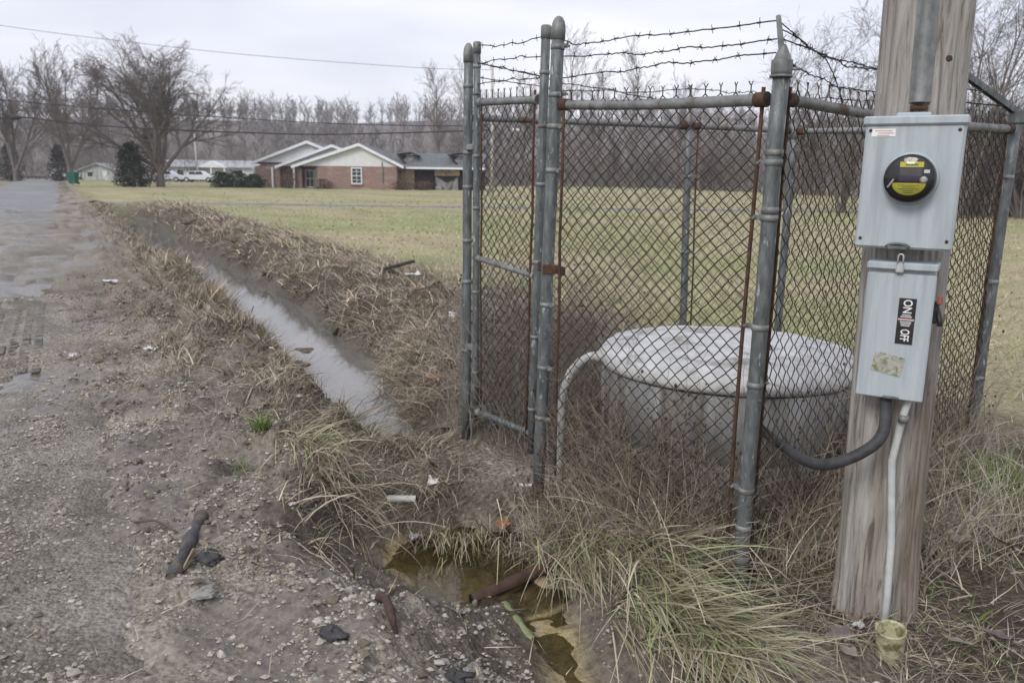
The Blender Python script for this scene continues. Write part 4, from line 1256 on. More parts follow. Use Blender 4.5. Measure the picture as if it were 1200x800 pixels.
# ---------------------------------------------------------------- parked cars
M_carw = pmat('white_car_paint', (.62, .65, .70), (.70, .72, .76), rough=.3, spec=.5)
M_tyre = pmat('tyre_rubber', (.015, .015, .015), (.03, .03, .03), rough=.9)
def car(cx, cy, label, rz=0.0, cab=0):
    root = empty('parked_car', (cx, cy, gz1((cx, cy))), label, 'car', 'cars parked before the pale house')
    z0 = root.location.z
    def P(x, z): return (cx + x, cy - .85, z0 + z)
    mb = MB()
    pr = [(-2.1, .35), (-2.15, .62), (-2.0, .82), (-1.3, .9), (1.0, .92), (1.85, .82), (2.15, .62), (2.12, .35)]
    mb.prism([P(x, z) for x, z in pr], (0, 1.7, 0)); body = mb.build('body', M_carw, root)
    mb = MB()
    cabp = [(-1.55, .9), (-.95, 1.38), (.35, 1.40), (1.05, .92)] if not cab else [(-1.95, .9), (-1.7, 1.42), (.35, 1.44), (1.05, .92)]
    mb.prism([(cx + x, cy - .76, z0 + z) for x, z in cabp], (0, 1.52, 0)); mb.build('cabin', M_carw, root)
    for x0, x1 in ((-.95, -.25), (-.15, .6)):
        mb = MB(); mb.prism([(cx + x0 - .15, cy - .775, z0 + .95), (cx + x1 + .1, cy - .775, z0 + .95), (cx + x1 - .1, cy - .775, z0 + 1.3), (cx + x0, cy - .775, z0 + 1.3)], (0, .02, 0)); mb.build('window', M_windowglass, root)
    for x in (-1.35, 1.35):
        for y in (-.88, .70):
            mb = MB(); mb.tube([(cx + x, cy + y, z0 + .32), (cx + x, cy + y + .18, z0 + .32)], .32, 18); w = mb.build('wheel', M_tyre, root)
            mb = MB(); mb.tube([(cx + x, cy + y - .01, z0 + .32), (cx + x, cy + y + .19, z0 + .32)], .19, 14); mb.build('rim', M_zinc, w)
    for x in (-2.12, 2.10):
        mb = MB(); mb.bevel_box((cx + x, cy - .6, z0 + .66), (.08, .3, .12), None, .02); mb.build('headlight', M_zinc, root)
car(-43.6, 104, 'white car left, parked close behind the big bare tree')
car(-39.2, 103, 'pale car right, parked by the porch of the long pale house')
car(-61.0, 113, 'white car left of the small green house, half hidden', 0, 1)

# green wheeled bin at the road's end
bi = empty('wheeled_bin', (-37.4, 70, gz1((-37.4, 70))), 'green wheeled rubbish bin at the far edge of the road', 'bin')
z0 = bi.location.z; M_bin = pmat('green_plastic', (.01, .10, .075), (.02, .14, .10), rough=.5)
mb = MB(); v = []
for z, h in ((.06, .26), (.95, .36)):
    v += [(-37.4 - h, 70 - h, z0 + z), (-37.4 + h, 70 - h, z0 + z), (-37.4 + h, 70 + h, z0 + z), (-37.4 - h, 70 + h, z0 + z)]
mb.add(v, [(3, 2, 1, 0), (4, 5, 6, 7), (0, 1, 5, 4), (1, 2, 6, 5), (2, 3, 7, 6), (3, 0, 4, 7)]); mb.build('body', M_bin, bi)
mb = MB(); mb.bevel_box((-37.4, 70, z0 + 1.0), (.82, .82, .09), None, .03); mb.build('lid', M_bin, bi)
for x in (-.28, .28):
    mb = MB(); mb.tube([(-37.4 + x - .04, 70.3, z0 + .1), (-37.4 + x + .04, 70.3, z0 + .1)], .1, 12); mb.build('wheel', M_tyre, bi)

# ---------------------------------------------------------------- far utility pole and overhead lines
fp = empty('slim_utility_pole', (-1.78, 66, gz1((-1.78, 66))), 'slim pale utility pole seen far off through the gate', 'pole')
z0 = fp.location.z
mb = MB(); mb.tube([(-1.78, 66, z0 - .3), (-1.79, 66, z0 + 5), (-1.82, 66, 9.9)], [.15, .13, .10], 12); mb.build('shaft', pmat('pale_pole', (.38, .36, .33), (.5, .48, .45), rough=.9, scale=3), fp)
mb = MB(); mb.tube([(-1.8, 66, 4.9), (-.7, 65.6, 5.2), (.1, 65.4, 5.05)], .04, 8); arm = mb.build('lamp_arm', M_galv2, fp)
mb = MB(); mb.bevel_box((.15, 65.4, 5.0), (.7, .3, .16), None, .05); mb.build('lamp_head', M_trim, arm)
sp2 = empty('slim_utility_pole', (-44.2, 108, gz1((-44.2, 108))), 'slim pale pole standing in front of the long pale house', 'pole')
sp2.location = (-41.0, 107, gz1((-41, 107))); z0 = sp2.location.z
mb = MB(); mb.tube([(-41.0, 107, z0 - .2), (-41.05, 107, z0 + 3), (-41.1, 107, z0 + 6.2)], [.11, .1, .08], 10); mb.build('shaft', pmat('pale_pole_b', (.42, .40, .37), (.5, .48, .45), rough=.9, scale=3), sp2)
mb = MB(); mb.box((-41.1, 107, z0 + 5.9), (.9, .1, .1)); mb.build('crossarm', M_bark, sp2)
def cable(pts, r, label, end):
    mb = MB(); P = [Vector(p) for p in pts]; out = []
    n = len(P)
    for k in range(n - 1):
        g0 = P[max(k - 1, 0)]; g1 = P[k]; g2 = P[k + 1]; g3 = P[min(k + 2, n - 1)]
        for i in range(8):
            u = i / 8; out.append(0.5 * ((2 * g1) + (g2 - g0) * u + (2 * g0 - 5 * g1 + 4 * g2 - g3) * u * u + (3 * g1 - g0 - 3 * g2 + g3) * u ** 3))
    out.append(P[-1]); mb.tube(out, r, 6)
    return mb.build('overhead_cable', M_cable, None, label, 'cable', 'overhead cables across the field')
c1 = cable([(-62, 66, 8.6), (-50, 66, 6.75), (-40.5, 66, 5.65), (-34.3, 66, 5.02), (-28.9, 66, 4.70), (-20.5, 66, 4.5), (-14.4, 66, 4.47), (-4.2, 66, 4.86), (-1.8, 66, 5.0)], .055, 'lowest and thickest black cable, sagging across the wood', 0)
cable([(-62, 66, 8.9), (-50, 66, 7.6), (-40.4, 66, 6.75), (-32.1, 66, 6.15), (-20.4, 66, 5.53), (-12.5, 66, 5.26), (-4.2, 66, 5.25), (-1.8, 66, 5.4)], .035, 'middle dark cable, just above the thickest one', 0)
cable([(-62, 66, 15.2), (-39.8, 66, 12.27), (-29.6, 66, 11.15), (-20.4, 66, 10.33), (-7.9, 66, 9.6), (-1.82, 66, 9.5)], .017, 'highest hair-thin line crossing the sky at upper left', 0)
mb = MB(); mb.tube([(-40.2, 66, 5.45), (-39.5, 66, 5.40), (-38.9, 66, 5.40)], [.1, .2, .08], 8)
mb.build('splice_case', M_cable, None, 'dark splice case hanging on the lowest cable at far left', 'cable box')

# ================================================================ bare trees
def grow(seed, height, trunk_r, first=.22, spread=38, kids=(9, 7, 6, 4), up=.10, ratio=(.62, .55, .5, .5), lean=(0, 0), wob=.10, stems=1, minr=.006, fan=(6, 26), droop=0.0, nseg=(7, 4, 3, 2, 2), bole=0.0):
    rd = random.Random(seed)
    S = []
    def rv(a): return Vector((rd.uniform(-a, a), rd.uniform(-a, a), rd.uniform(-a, a)))
    def br(p, d, L, r, lev, start):
        n = nseg[lev]
        pts = [(p.copy(), r)]
        taper = .82 if lev == 0 else .7
        for i in range(n):
            d = (d + rv(wob * (1 if lev else .4)) + Vector((0, 0, up * (1 if lev < 3 else .4) - droop * (lev >= 3)))).normalized()
            p = p + d * (L / n)
            r1 = max(r * (1 - taper * (i + 1) / n), minr)
            S.append((pts[-1][0], p.copy(), pts[-1][1], r1, lev)); pts.append((p.copy(), r1))
        if lev >= len(kids): return
        k = kids[lev] + rd.randint(-1, 1)
        for j in range(max(k, 1)):
            t = start + (1 - start) * (j + rd.random()) / k
            fi = min(t * n, n - 1e-3); i = int(fi); q = pts[i][0].lerp(pts[i + 1][0], fi - i); rr = pts[i][1]
            ax = (pts[i + 1][0] - pts[i][0]).normalized()
            o = ax.orthogonal().normalized()
            o = Matrix.Rotation(rd.uniform(0, 6.283), 3, ax) @ o
            an = R(spread * rd.uniform(.65, 1.25))
            cd = (ax * math.cos(an) + o * math.sin(an)).normalized()
            br(q, cd, L * ratio[lev] * rd.uniform(.7, 1.15) * (1.15 - .45 * t if lev == 0 else 1), max(rr * .58, minr), lev + 1, .15)
    if bole:
        for i in range(4): S.append((Vector((0, 0, -.2 + (bole + .2) * i / 4)), Vector((.03 * (i + 1), 0, -.2 + (bole + .2) * (i + 1) / 4)), trunk_r * (1.5 - .12 * i), trunk_r * (1.38 - .12 * i), 0))
    for st in range(stems):
        a = rd.uniform(0, 6.28)
        d0 = Vector((lean[0], lean[1], 1)).normalized()
        if stems > 1:
            e = R(rd.uniform(*fan)); a = 6.283 * st / stems + rd.uniform(-.4, .4)
            d0 = Vector((math.sin(e) * math.cos(a) + lean[0], math.sin(e) * math.sin(a), math.cos(e))).normalized()
        br(Vector((rd.uniform(-.1, .1) * stems / 3, rd.uniform(-.1, .1), -.2 if not bole else bole * rd.uniform(.55, 1.0))), d0, height * .72 * rd.uniform(.85, 1.05), trunk_r * (.7 if stems > 1 else 1), 0, first)
    return S

def seg_arrays(S):
    return (np.array([s[0] for s in S]), np.array([s[1] for s in S]), np.array([s[2] for s in S]), np.array([s[3] for s in S]), np.array([s[4] for s in S]))

def tree(name, loc, S, label, group=None, col=(.15, .125, .11), scale=1.0, split=2, twig_mul=1.0, stretch=(1, 1, 1)):
    root = empty(name, loc, label, 'tree', group)
    p0, p1, r0, r1, lev = seg_arrays(S)
    off = np.array(loc)
    p0 = p0 * scale * np.array(stretch) + off; p1 = p1 * scale * np.array(stretch) + off; r0 = r0 * scale; r1 = r1 * scale
    a = lev < split
    v, f = seg_mesh(p0[a], p1[a], r0[a], r1[a], 7)
    o = big('trunk', v, f, M_bark, None, root)
    b = ~a
    v, f = seg_mesh(p0[b], p1[b], r0[b] * twig_mul, r1[b] * twig_mul, 3)
    cc = np.array(col) * rng.uniform(.75, 1.25, len(v) // 6).repeat(6)[:, None]
    big('crown', v, f, M_twig, cc, root)
    return root

g0 = lambda x, y: (x, y, gz1((x, y)))
tree('bare_tree', g0(-31.3, 73), grow(3, 13.6, .27, .30, 36, (9, 7, 5, 4), .03, (.54, .52, .52, .55), stems=9, minr=.009, wob=.10, fan=(5, 58), bole=2.2), 'biggest bare tree, fan shaped, its twigs spread above the field', 'bare trees', (.14, .118, .105), stretch=(1.12, 1.12, .86))
tree('bare_tree', g0(-50.5, 94), grow(5, 15.2, .30, .18, 32, (9, 7, 5, 3), .05, (.48, .50, .48, .5), stems=4, minr=.013, wob=.10, fan=(3, 36), bole=1.5), 'bare spreading tree directly left of the biggest one, beside the road', 'bare trees')
tree('bare_tree', g0(-58.5, 97), grow(8, 13.8, .27, .18, 32, (9, 7, 5, 3), .05, (.48, .50, .48, .5), stems=4, minr=.013, wob=.10, fan=(3, 36), bole=1.5), 'bare tree at the left edge of the picture', 'bare trees')
tree('bare_tree', g0(-9.5, 104), grow(12, 19.5, .24, .3, 32, (14, 6, 5, 3), .07, (.34, .5, .5, .5), minr=.011, wob=.11), 'tall slim pale tree behind the burnt wing of the house', 'bare trees', (.20, .18, .165))
tree('bare_tree', g0(-6.0, 108), grow(14, 17.0, .20, .3, 32, (13, 6, 5, 3), .07, (.34, .5, .5, .5), minr=.011, wob=.11), 'slim bare tree just left of the gate post, next to the tallest', 'bare trees', (.20, .18, .165))
slim = [(.9, 108, 16.5, 31, 'slim bare tree seen through the upper gate wires'), (6.3, 104, 21, 32, 'tallest slim tree, right of the domed gate post'), (10.6, 106, 19, 33, 'slim bare tree, second right of the domed gate post'),
        (14.8, 102, 18.5, 34, 'slim bare tree, third right of the domed gate post'), (20.5, 104, 15.5, 35, 'leaning bare tree over the stub on the back fence post')]
for x, y, h, sd, lb in slim:
    tree('bare_tree', g0(x, y), grow(sd, h, .19, .26, 33, (13, 6, 5, 3), .07, (.36, .5, .5, .5), minr=.011, wob=.11, lean=(random.uniform(-.08, .08), 0)), lb, 'bare trees', (.17, .15, .14))
near = [(18.5, 34, 11.5, 41, 'dark bare tree rising right behind the top of the meter pole', 5), (21.6, 35, 11, 42, 'bare tree with drooping twigs at the right edge', 3), (13.2, 40, 10.5, 43, 'slender bare sapling left of the wooden pole', 2), (15.2, 38, 9.0, 44, 'low twiggy tree half hidden behind the wooden pole', 3)]
for x, y, h, sd, lb, st in near:
    tree('bare_tree', g0(x, y), grow(sd, h, .13, .15, 36, (9, 6, 5, 2), .03, (.45, .5, .5, .5), minr=.005, wob=.14, stems=st, droop=.04, fan=(4, 24)), lb, 'bare trees', (.105, .088, .078))

# the wood: one mass of bare trees on the slope
protos = []
for k in range(8):
    S = grow(100 + k, 12.5, .17, .25, 36, (9, 6, 4), .07, (.40, .5, .5), minr=.015, wob=.12, nseg=(5, 3, 2, 1))
    protos.append(seg_arrays(S))
protos_far = [seg_arrays(grow(200 + k, 12.0, .16, .28, 36, (8, 5, 2), .07, (.42, .5, .55), minr=.02, wob=.12, nseg=(4, 2, 1, 1))) for k in range(8)]
def scatter_wood(name, pts, cols, label, sc=(.75, 1.2), twr=1.0, protos=protos):
    Vt, Ft, Vr, Fr, Ct, Cr = [], [], [], [], [], []
    nt = nr = 0
    for i, (x, y, z) in enumerate(pts):
        p0, p1, r0, r1, lev = protos[rng.integers(len(protos))]
        a = rng.uniform(0, 6.283); s = rng.uniform(*sc)
        Mr = np.array([[math.cos(a), -math.sin(a), 0], [math.sin(a), math.cos(a), 0], [0, 0, 1]]) * s
        q0 = p0 @ Mr.T + (x, y, z); q1 = p1 @ Mr.T + (x, y, z)
        t = lev < 1
        c = np.array(cols[rng.integers(len(cols))]) * rng.uniform(.75, 1.2)
        v, f = seg_mesh(q0[t], q1[t], r0[t] * s, r1[t] * s, 3); Vt.append(v); Ft.append(f + nt); nt += len(v); Ct.append(np.tile(c * 1.1, (len(v), 1)))
        v, f = seg_mesh(q0[~t], q1[~t], r0[~t] * s * twr, r1[~t] * s * twr, 2); Vr.append(v); Fr.append(f + nr); nr += len(v); Cr.append(np.tile(c, (len(v), 1)))
    V_ = np.concatenate(Vt + Vr); F_ = np.concatenate(Ft + [f + nt for f in Fr]); C_ = np.concatenate(Ct + Cr)
    o = big(name, V_, F_, M_twig, C_)
    return tag(o, label, 'woods', kind='stuff')
wcols = [(.225, .205, .195), (.25, .225, .21), (.185, .17, .168), (.26, .215, .19), (.225, .215, .22), (.16, .145, .14)]
def wood_points(n, y0, y1):
    y = rng.uniform(y0, y1, n); x = rng.uniform(-.82, .74, n) * y
    return [(a, b, float(hill_z(np.array(a), np.array(b))) - .1 if b > 135 else gz1((a, b))) for a, b in zip(x, y)]
scatter_wood('woodland', wood_points(300, 120, 205), wcols, 'brown leafless wood covering the slope behind the field', (.6, .92), 2.0)
scatter_wood('ridge_woodland', wood_points(820, 190, 300), wcols, 'hazy leafless wood along the crest of the hill', (.62, .95), 2.2, protos_far)
# nearer edge of the wood swinging round to the right
wp = []
for i in range(110):
    t = rng.random()
    x = 12 + t * 26 + rng.uniform(-3, 8); y = 112 - t * 66 + rng.uniform(0, 20)
    wp.append((x, y, gz1((x, y))))
for i in range(26):
    wp.append((rng.uniform(22, 40), rng.uniform(36, 62), 0.0))
scatter_wood('woodland_edge', wp, wcols, 'nearer edge of the leafless wood, behind the fence and at right', (.35, .72), 1.6)

# brush under the trees: countless thin stems
def brush(name, centers, n, h, label, col, r=.012):
    P0 = []; P1 = []; R0 = []; R1 = []; C = []
    for cx, cy in centers:
        for i in range(n):
            x = cx + rng.normal(0, 1.3); y = cy + rng.normal(0, 1.3); z = gz1((x, y)) if y < 130 else float(hill_z(np.array(x), np.array(y)))
            d = np.array([rng.normal(0, .35), rng.normal(0, .35), 1.0]); d /= np.linalg.norm(d)
            L = h * rng.uniform(.4, 1.1); p = np.array([x, y, z])
            c = np.array(col) * rng.uniform(.7, 1.3)
            for k in range(3):
                q = p + d * L / 3; P0.append(p); P1.append(q); R0.append(r * (1 - .25 * k)); R1.append(r * (.75 - .25 * k)); C.append(c)
                if k:
                    for m in range(2):
                        e = d + rng.normal(0, .5, 3); e /= np.linalg.norm(e)
                        P0.append(p); P1.append(p + e * L * .35); R0.append(r * .6); R1.append(r * .2); C.append(c)
                p = q; d = d + rng.normal(0, .18, 3); d /= np.linalg.norm(d)
    v, f = seg_mesh(np.array(P0), np.array(P1), np.array(R0), np.array(R1), 2)
    o = big(name, v, f, M_twig, np.repeat(np.array(C), 4, 0))
    return tag(o, label, 'brush', kind='stuff')
cs = [(x, 108 + rng.uniform(-4, 12)) for x in np.linspace(-8, 24, 30)] + [(22 + t * 18, 104 - t * 62) for t in np.linspace(0, 1, 34)] + [(x, 116 + rng.uniform(-4, 6)) for x in np.linspace(-75, -10, 46)] + [(rng.uniform(19, 27), rng.uniform(33, 42)) for _ in range(16)]
cs += [(rng.uniform(-.55, .45) * yy, yy) for yy in rng.uniform(122, 200, 46)]
brush('brushwood', cs, 46, 5.0, 'tangled brown brush along the foot of the wood', (.185, .162, .15), .03)

# ---------------------------------------------------------------- evergreen shrubs
def shrub(name, loc, rx, ry, h, n, label, col, leaf=.16, cat='shrub', group='evergreens by the houses', cone=False):
    root = empty(name, loc, label, cat, group)
    u = rng.uniform(0, 1, n) ** .45; th = rng.uniform(0, 6.283, n); ph = rng.uniform(0, 1, n)
    lump = .35 + 1.25 * fbm(3 + loc[0] + np.cos(th) * 2.2 + ph * 3, 5 + np.sin(th) * 2.2 + ph * 4, 3)
    prof = np.sqrt(np.clip(1.02 - ph ** 1.7, .02, 1)) if h > 2 else np.sqrt(np.clip(1 - (2 * ph - .8) ** 2 * .45, .05, 1)) * np.where(ph > .85, .75, 1)
    x = loc[0] + rx * u * prof * lump * np.cos(th); y = loc[1] + ry * u * prof * lump * np.sin(th); z = loc[2] + h * ph * (.85 + .3 * lump * .5)
    c = np.stack([x, y, z], 1)
    e1 = rng.normal(0, 1, (n, 3)); e1 /= np.linalg.norm(e1, axis=1, keepdims=True)
    e2 = np.cross(e1, rng.normal(0, 1, (n, 3))); e2 /= np.linalg.norm(e2, axis=1, keepdims=True)
    s = leaf * rng.uniform(.5, 1.2, n)[:, None]
    v = np.stack([c - e1 * s, c + e2 * s * .45, c + e1 * s, c - e2 * s * .45], 1).reshape(-1, 3)
    big('foliage', v, np.arange(4 * n).reshape(n, 4), M_leaf, np.array(col) * rng.uniform(.6, 1.35, n).repeat(4)[:, None], root)
    mb = MB()
    for k in range(5):
        a = k * 1.3; mb.tube([(loc[0], loc[1], loc[2] - .1), (loc[0] + .25 * rx * math.cos(a), loc[1] + .25 * ry * math.sin(a), loc[2] + h * .35), (loc[0] + .5 * rx * math.cos(a), loc[1] + .5 * ry * math.sin(a), loc[2] + h * .7)], [.05, .035, .015], 5)
    mb.build('stem', M_bark, root)
    return root
shrub('evergreen_shrub', g0(-33.2, 71.8), 1.5, 1.2, 3.7, 2400, 'dark evergreen growing against the trunk of the biggest tree', (.032, .038, .026))
shrub('evergreen_shrub', g0(-37.9, 86), 2.0, 1.6, 5.6, 2400, 'brownish evergreen left of the biggest tree, by the cottage', (.075, .055, .045))
shrub('evergreen_shrub', g0(-55.0, 100), 1.4, 1.2, 4.2, 1800, 'dark ivy-clad stump right of the leftmost tree', (.062, .058, .05))
shrub('evergreen_shrub', g0(-60.3, 99), 1.5, 1.3, 4.4, 1800, 'dark evergreen near the left edge beyond the road', (.06, .058, .05))
for x, h, lb in ((-26.4, 1.35, 'clipped green bush left of the brick house, leftmost'), (-24.9, 1.45, 'clipped green bush left of the brick house, middle'), (-23.5, 1.2, 'clipped green bush left of the brick house, against the porch')):
    shrub('evergreen_shrub', g0(x, 74.5), 1.0, .8, h, 1300, lb, (.035, .055, .03), .12)
for x, h, lb in ((-17.2, .9, 'bare red-brown shrub below the left corner of the brick wall'), (-20.2, 1.35, 'bare red-brown shrub before the porch'), (-10.2, .8, 'bare brown shrub at the corner of the burnt wing'), (-8.2, .8, 'bare brown shrub before the charred wall')):
    shrub('bare_shrub', g0(x, 74.2), 1.0, .6, h, 900, lb, (.12, .07, .055), .07, 'shrub', 'bare shrubs along the brick house')

# ================================================================ grass, weeds, stones
PAL = {
    'dry': np.array([(.44, .37, .265), (.53, .455, .335), (.34, .275, .20), (.25, .20, .15), (.60, .53, .41), (.40, .345, .27)]),
    'grey': np.array([(.34, .30, .255), (.44, .395, .34), (.25, .215, .18), (.39, .35, .30), (.18, .15, .125)]),
    'green': np.array([(.13, .19, .045), (.16, .23, .06), (.20, .25, .09), (.10, .15, .04)]),
    'mix': np.array([(.42, .36, .25), (.50, .44, .32), (.36, .31, .20), (.27, .31, .14), (.34, .36, .20), (.55, .50, .39), (.46, .41, .30), (.33, .37, .18), (.50, .46, .34)]),
    'field': np.array([(.35, .36, .175), (.42, .385, .22), (.29, .33, .14), (.47, .42, .265)]),
}
def pick(name, n):
    p = PAL[name]; return p[rng.integers(len(p), size=n)] * rng.uniform(.8, 1.2, (n, 1))

def blades(x, y, length, heading, lean, bend, width, cols, seg=3, z=None, clamp=True, lift=0.004):
    """curved tapering strips; they never dip below the soil."""
    n = len(x)
    zz = ground(x, y) - .005 if z is None else z
    p = np.stack([x, y, zz], 1)
    hd = np.stack([np.cos(heading), np.sin(heading)], 1)
    sa = heading + math.pi / 2 + rng.normal(0, .7, n)
    side = np.stack([np.cos(sa), np.sin(sa), rng.normal(0, .25, n)], 1)
    width = np.minimum(width * rng.lognormal(0, .42, n), .012 + width)
    kink = np.where(rng.random(n) < .28, rng.uniform(-.5, 1.5, n), 0.0); kk = rng.integers(1, seg + 1, n)
    rows = []
    for k in range(seg + 1):
        t = k / seg
        if k:
            th = lean + bend * (k - .5) / seg + kink * (k > kk)
            st = length / seg
            p = p + np.stack([hd[:, 0] * np.sin(th) * st, hd[:, 1] * np.sin(th) * st, np.cos(th) * st], 1)
            if clamp:
                gz_l = ground(p[:, 0], p[:, 1]) + lift
                p = p.copy(); p[:, 2] = np.maximum(p[:, 2], gz_l + rng.uniform(0, .014, n))
        w = (width * (1 - .85 * t ** 1.4))[:, None] * .5
        rows.append(p - side * w); rows.append(p + side * w)
    v = np.stack(rows, 1).reshape(-1, 3)
    b = (np.arange(n) * 2 * (seg + 1))[:, None]
    f = np.concatenate([b + np.array([[2 * k, 2 * k + 1, 2 * k + 3, 2 * k + 2]]) for k in range(seg)])
    c = np.repeat(cols, 2 * (seg + 1), 0)
    return v, f, c
class Pile:
    def __init__(s): s.v = []; s.f = []; s.c = []; s.n = 0
    def add(s, vfc):
        v, f, c = vfc
        s.v.append(v); s.f.append(f + s.n); s.c.append(c); s.n += len(v)
    def build(s, name, mat, parent=None, label=None, cat=None, group=None, kind=None):
        o = big(name, np.concatenate(s.v), np.concatenate(s.f), mat, np.concatenate(s.c), parent)
        return tag(o, label, cat, group, kind)

def area(n, s0, s1, n0, n1, dens=None):
    """random points in road coordinates, thinned by a density function."""
    S = rng.uniform(s0, s1, n); N = rng.uniform(n0, n1, n)
    x, y = to_xy(S, N)
    if dens is not None:
        k = rng.random(n) < dens(S, N, x, y); x, y, S, N = x[k], y[k], S[k], N[k]
    return x, y, S, N
def dry_ok(S, N): return (carve(S, N) > -.27 - .03 * (S > 8))

U = lambda n, a, b: rng.uniform(a, b, n)
# --- matted dead grass on the right bank of the ditch
pl = Pile()
def dens_bank(S, N, x, y): return ss(2.2, 2.7, N) * (1 - ss(4.4, 5.6, N)) * (.35 + .9 * ss(.4, .6, fbm(x * 1.6, y * 1.6, 3))) * dry_ok(S, N)
for s0, s1, cnt, wd in ((4.6, 8, 21000, .0050), (8, 14, 17000, .008), (14, 24, 11000, .014), (24, 40, 5500, .024)):
    x, y, S, N = area(cnt, s0, s1, 2.2, 5.6, dens_bank); n = len(x)
    hd = np.arctan2(-EN[1], -EN[0]) + rng.normal(0, 1.3, n)
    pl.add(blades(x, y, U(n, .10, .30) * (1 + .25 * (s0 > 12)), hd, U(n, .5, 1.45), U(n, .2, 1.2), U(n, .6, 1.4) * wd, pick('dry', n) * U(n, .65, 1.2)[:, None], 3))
x, y, S, N = area(5000, 4.8, 20, 2.4, 5.0, lambda S, N, x, y: ss(.55, .66, fbm(x * .9 + 7, y * .9, 3)) * dry_ok(S, N)); n = len(x)
pl.add(blades(x, y, U(n, .05, .14), U(n, 0, 6.28), U(n, .1, .8), U(n, .2, .9), U(n, .004, .008), pick('green', n), 2))
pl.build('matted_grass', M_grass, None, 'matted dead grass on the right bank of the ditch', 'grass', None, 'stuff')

# --- left berm: churned sods, dead grass
pl = Pile()
def dens_berm(S, N, x, y): return np.exp(-((N - 1.5) / .42) ** 2) * (.12 + 1.3 * ss(.48, .62, fbm(x * 2.4, y * 2.4, 4))) * (carve(S, N) > -.235)
for s0, s1, cnt, wd in ((3.4, 7, 24000, .0042), (7, 13, 24000, .006), (13, 24, 16000, .010), (24, 40, 9000, .016)):
    x, y, S, N = area(cnt, s0, s1, .4, 2.5, dens_berm); n = len(x)
    pl.add(blades(x, y, U(n, .08, .26), U(n, 0, 6.28), U(n, .6, 1.5), U(n, .1, 1.0), U(n, .6, 1.4) * wd, pick('dry', n) * U(n, .5, .95)[:, None], 3))
x, y, S, N = area(3000, 1, 12, .3, 1.6, lambda S, N, x, y: ss(.60, .68, fbm(x * 1.7 + 3, y * 1.7 + 50, 3)) * .8); n = len(x)
pl.add(blades(x, y, U(n, .02, .07), U(n, 0, 6.28), U(n, .1, .9), U(n, .2, .9), U(n, .003, .006), pick('green', n), 2))
pl.build('berm_grass', M_grass, None, 'dead grass and torn sods on the left bank of the ditch', 'grass', None, 'stuff')

pl = Pile()
for i in range(105):
    S0 = rng.uniform(3.2, 16); N0 = rng.normal(1.35, .33)
    if not (-.28 < float(carve(np.array(S0), np.array(N0)))): continue
    cx, cy = to_xy(S0, N0); n = int(rng.uniform(30, 90)); h0 = rng.uniform(0, 6.28)
    x = cx + rng.normal(0, .06, n); y = cy + rng.normal(0, .06, n)
    pl.add(blades(x, y, U(n, .10, .30), h0 + rng.normal(0, .8, n), U(n, .4, 1.3), U(n, .3, 1.2), U(n, .003, .0065) * (1 + S0 / 14), pick('dry', n) * U(n, .55, 1.0)[:, None], 4))
for i in range(36):
    S0 = rng.uniform(4.05, 5.2); N0 = rng.uniform(1.0, 2.15)
    if not (-.28 < float(carve(np.array(S0), np.array(N0)))): continue
    cx, cy = to_xy(S0, N0); n = int(rng.uniform(30, 80)); h0 = math.atan2(-1, 0) + rng.normal(0, .8)
    x = cx + rng.normal(0, .05, n); y = cy + rng.normal(0, .05, n)
    pl.add(blades(x, y, U(n, .08, .20), h0 + rng.normal(0, .6, n), U(n, .5, 1.3), U(n, .3, 1.2), U(n, .0028, .005), pick('dry' if rng.random() < .8 else 'mix', n) * U(n, .5, .95)[:, None], 4))
pl.build('torn_sods', M_grass, None, 'torn sods of dead grass strewn along the churned left bank', 'grass', None, 'stuff')

# --- straw scattered over the gravel shoulder
x, y, S, N = area(5200, .6, 9, -1.6, 1.7, lambda S, N, x, y: .2 + ss(.5, .65, fbm(x * 1.2 + 5, y * 1.2, 3))); n = len(x)
pl = Pile(); pl.add(blades(x, y, U(n, .03, .16), U(n, 0, 6.28), U(n, 1.2, 1.57), U(n, 0, .25), U(n, .002, .0042), pick('dry', n), 3))
pl.build('scattered_straw', M_grass, None, 'loose straw strewn over the gravel shoulder', 'straw', None, 'stuff')

# --- grass round the fence, the pole and the right foreground
pl = Pile()
def dens_r(S, N, x, y): return ss(1.85, 2.3, N) * (carve(S, N) > -.33) * (.25 + .75 * ss(.35, .6, fbm(x * 2.2, y * 2.2, 3))) * (np.hypot(x - .93, y - 3.0) > .14)
x, y, S, N = area(21000, -.2, 3.3, 1.85, 5.0, dens_r); n = len(x)
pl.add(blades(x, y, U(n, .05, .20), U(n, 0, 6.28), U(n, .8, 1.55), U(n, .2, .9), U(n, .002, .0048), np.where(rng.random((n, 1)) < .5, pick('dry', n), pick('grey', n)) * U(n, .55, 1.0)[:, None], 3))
x, y, S, N = area(7000, -.4, 3.2, 2.5, 5.2, lambda S, N, x, y: ss(.48, .62, fbm(x * 1.5 + 21, y * 1.5, 3))); n = len(x)
pl.add(blades(x, y, U(n, .04, .12), U(n, 0, 6.28), U(n, .2, 1.0), U(n, .3, 1.3), U(n, .0025, .005), pick('green', n) * .8, 4))
x, y, S, N = area(8000, 1.0, 8.5, 4.0, 9.5, lambda S, N, x, y: .6 + .4 * fbm(x, y, 2)); n = len(x)
pl.add(blades(x, y, U(n, .08, .22), U(n, 0, 6.28), U(n, .4, 1.3), U(n, .2, 1.1), U(n, .004, .008), np.where(rng.random((n, 1)) < .6, pick('field', n), pick('dry', n)), 3))
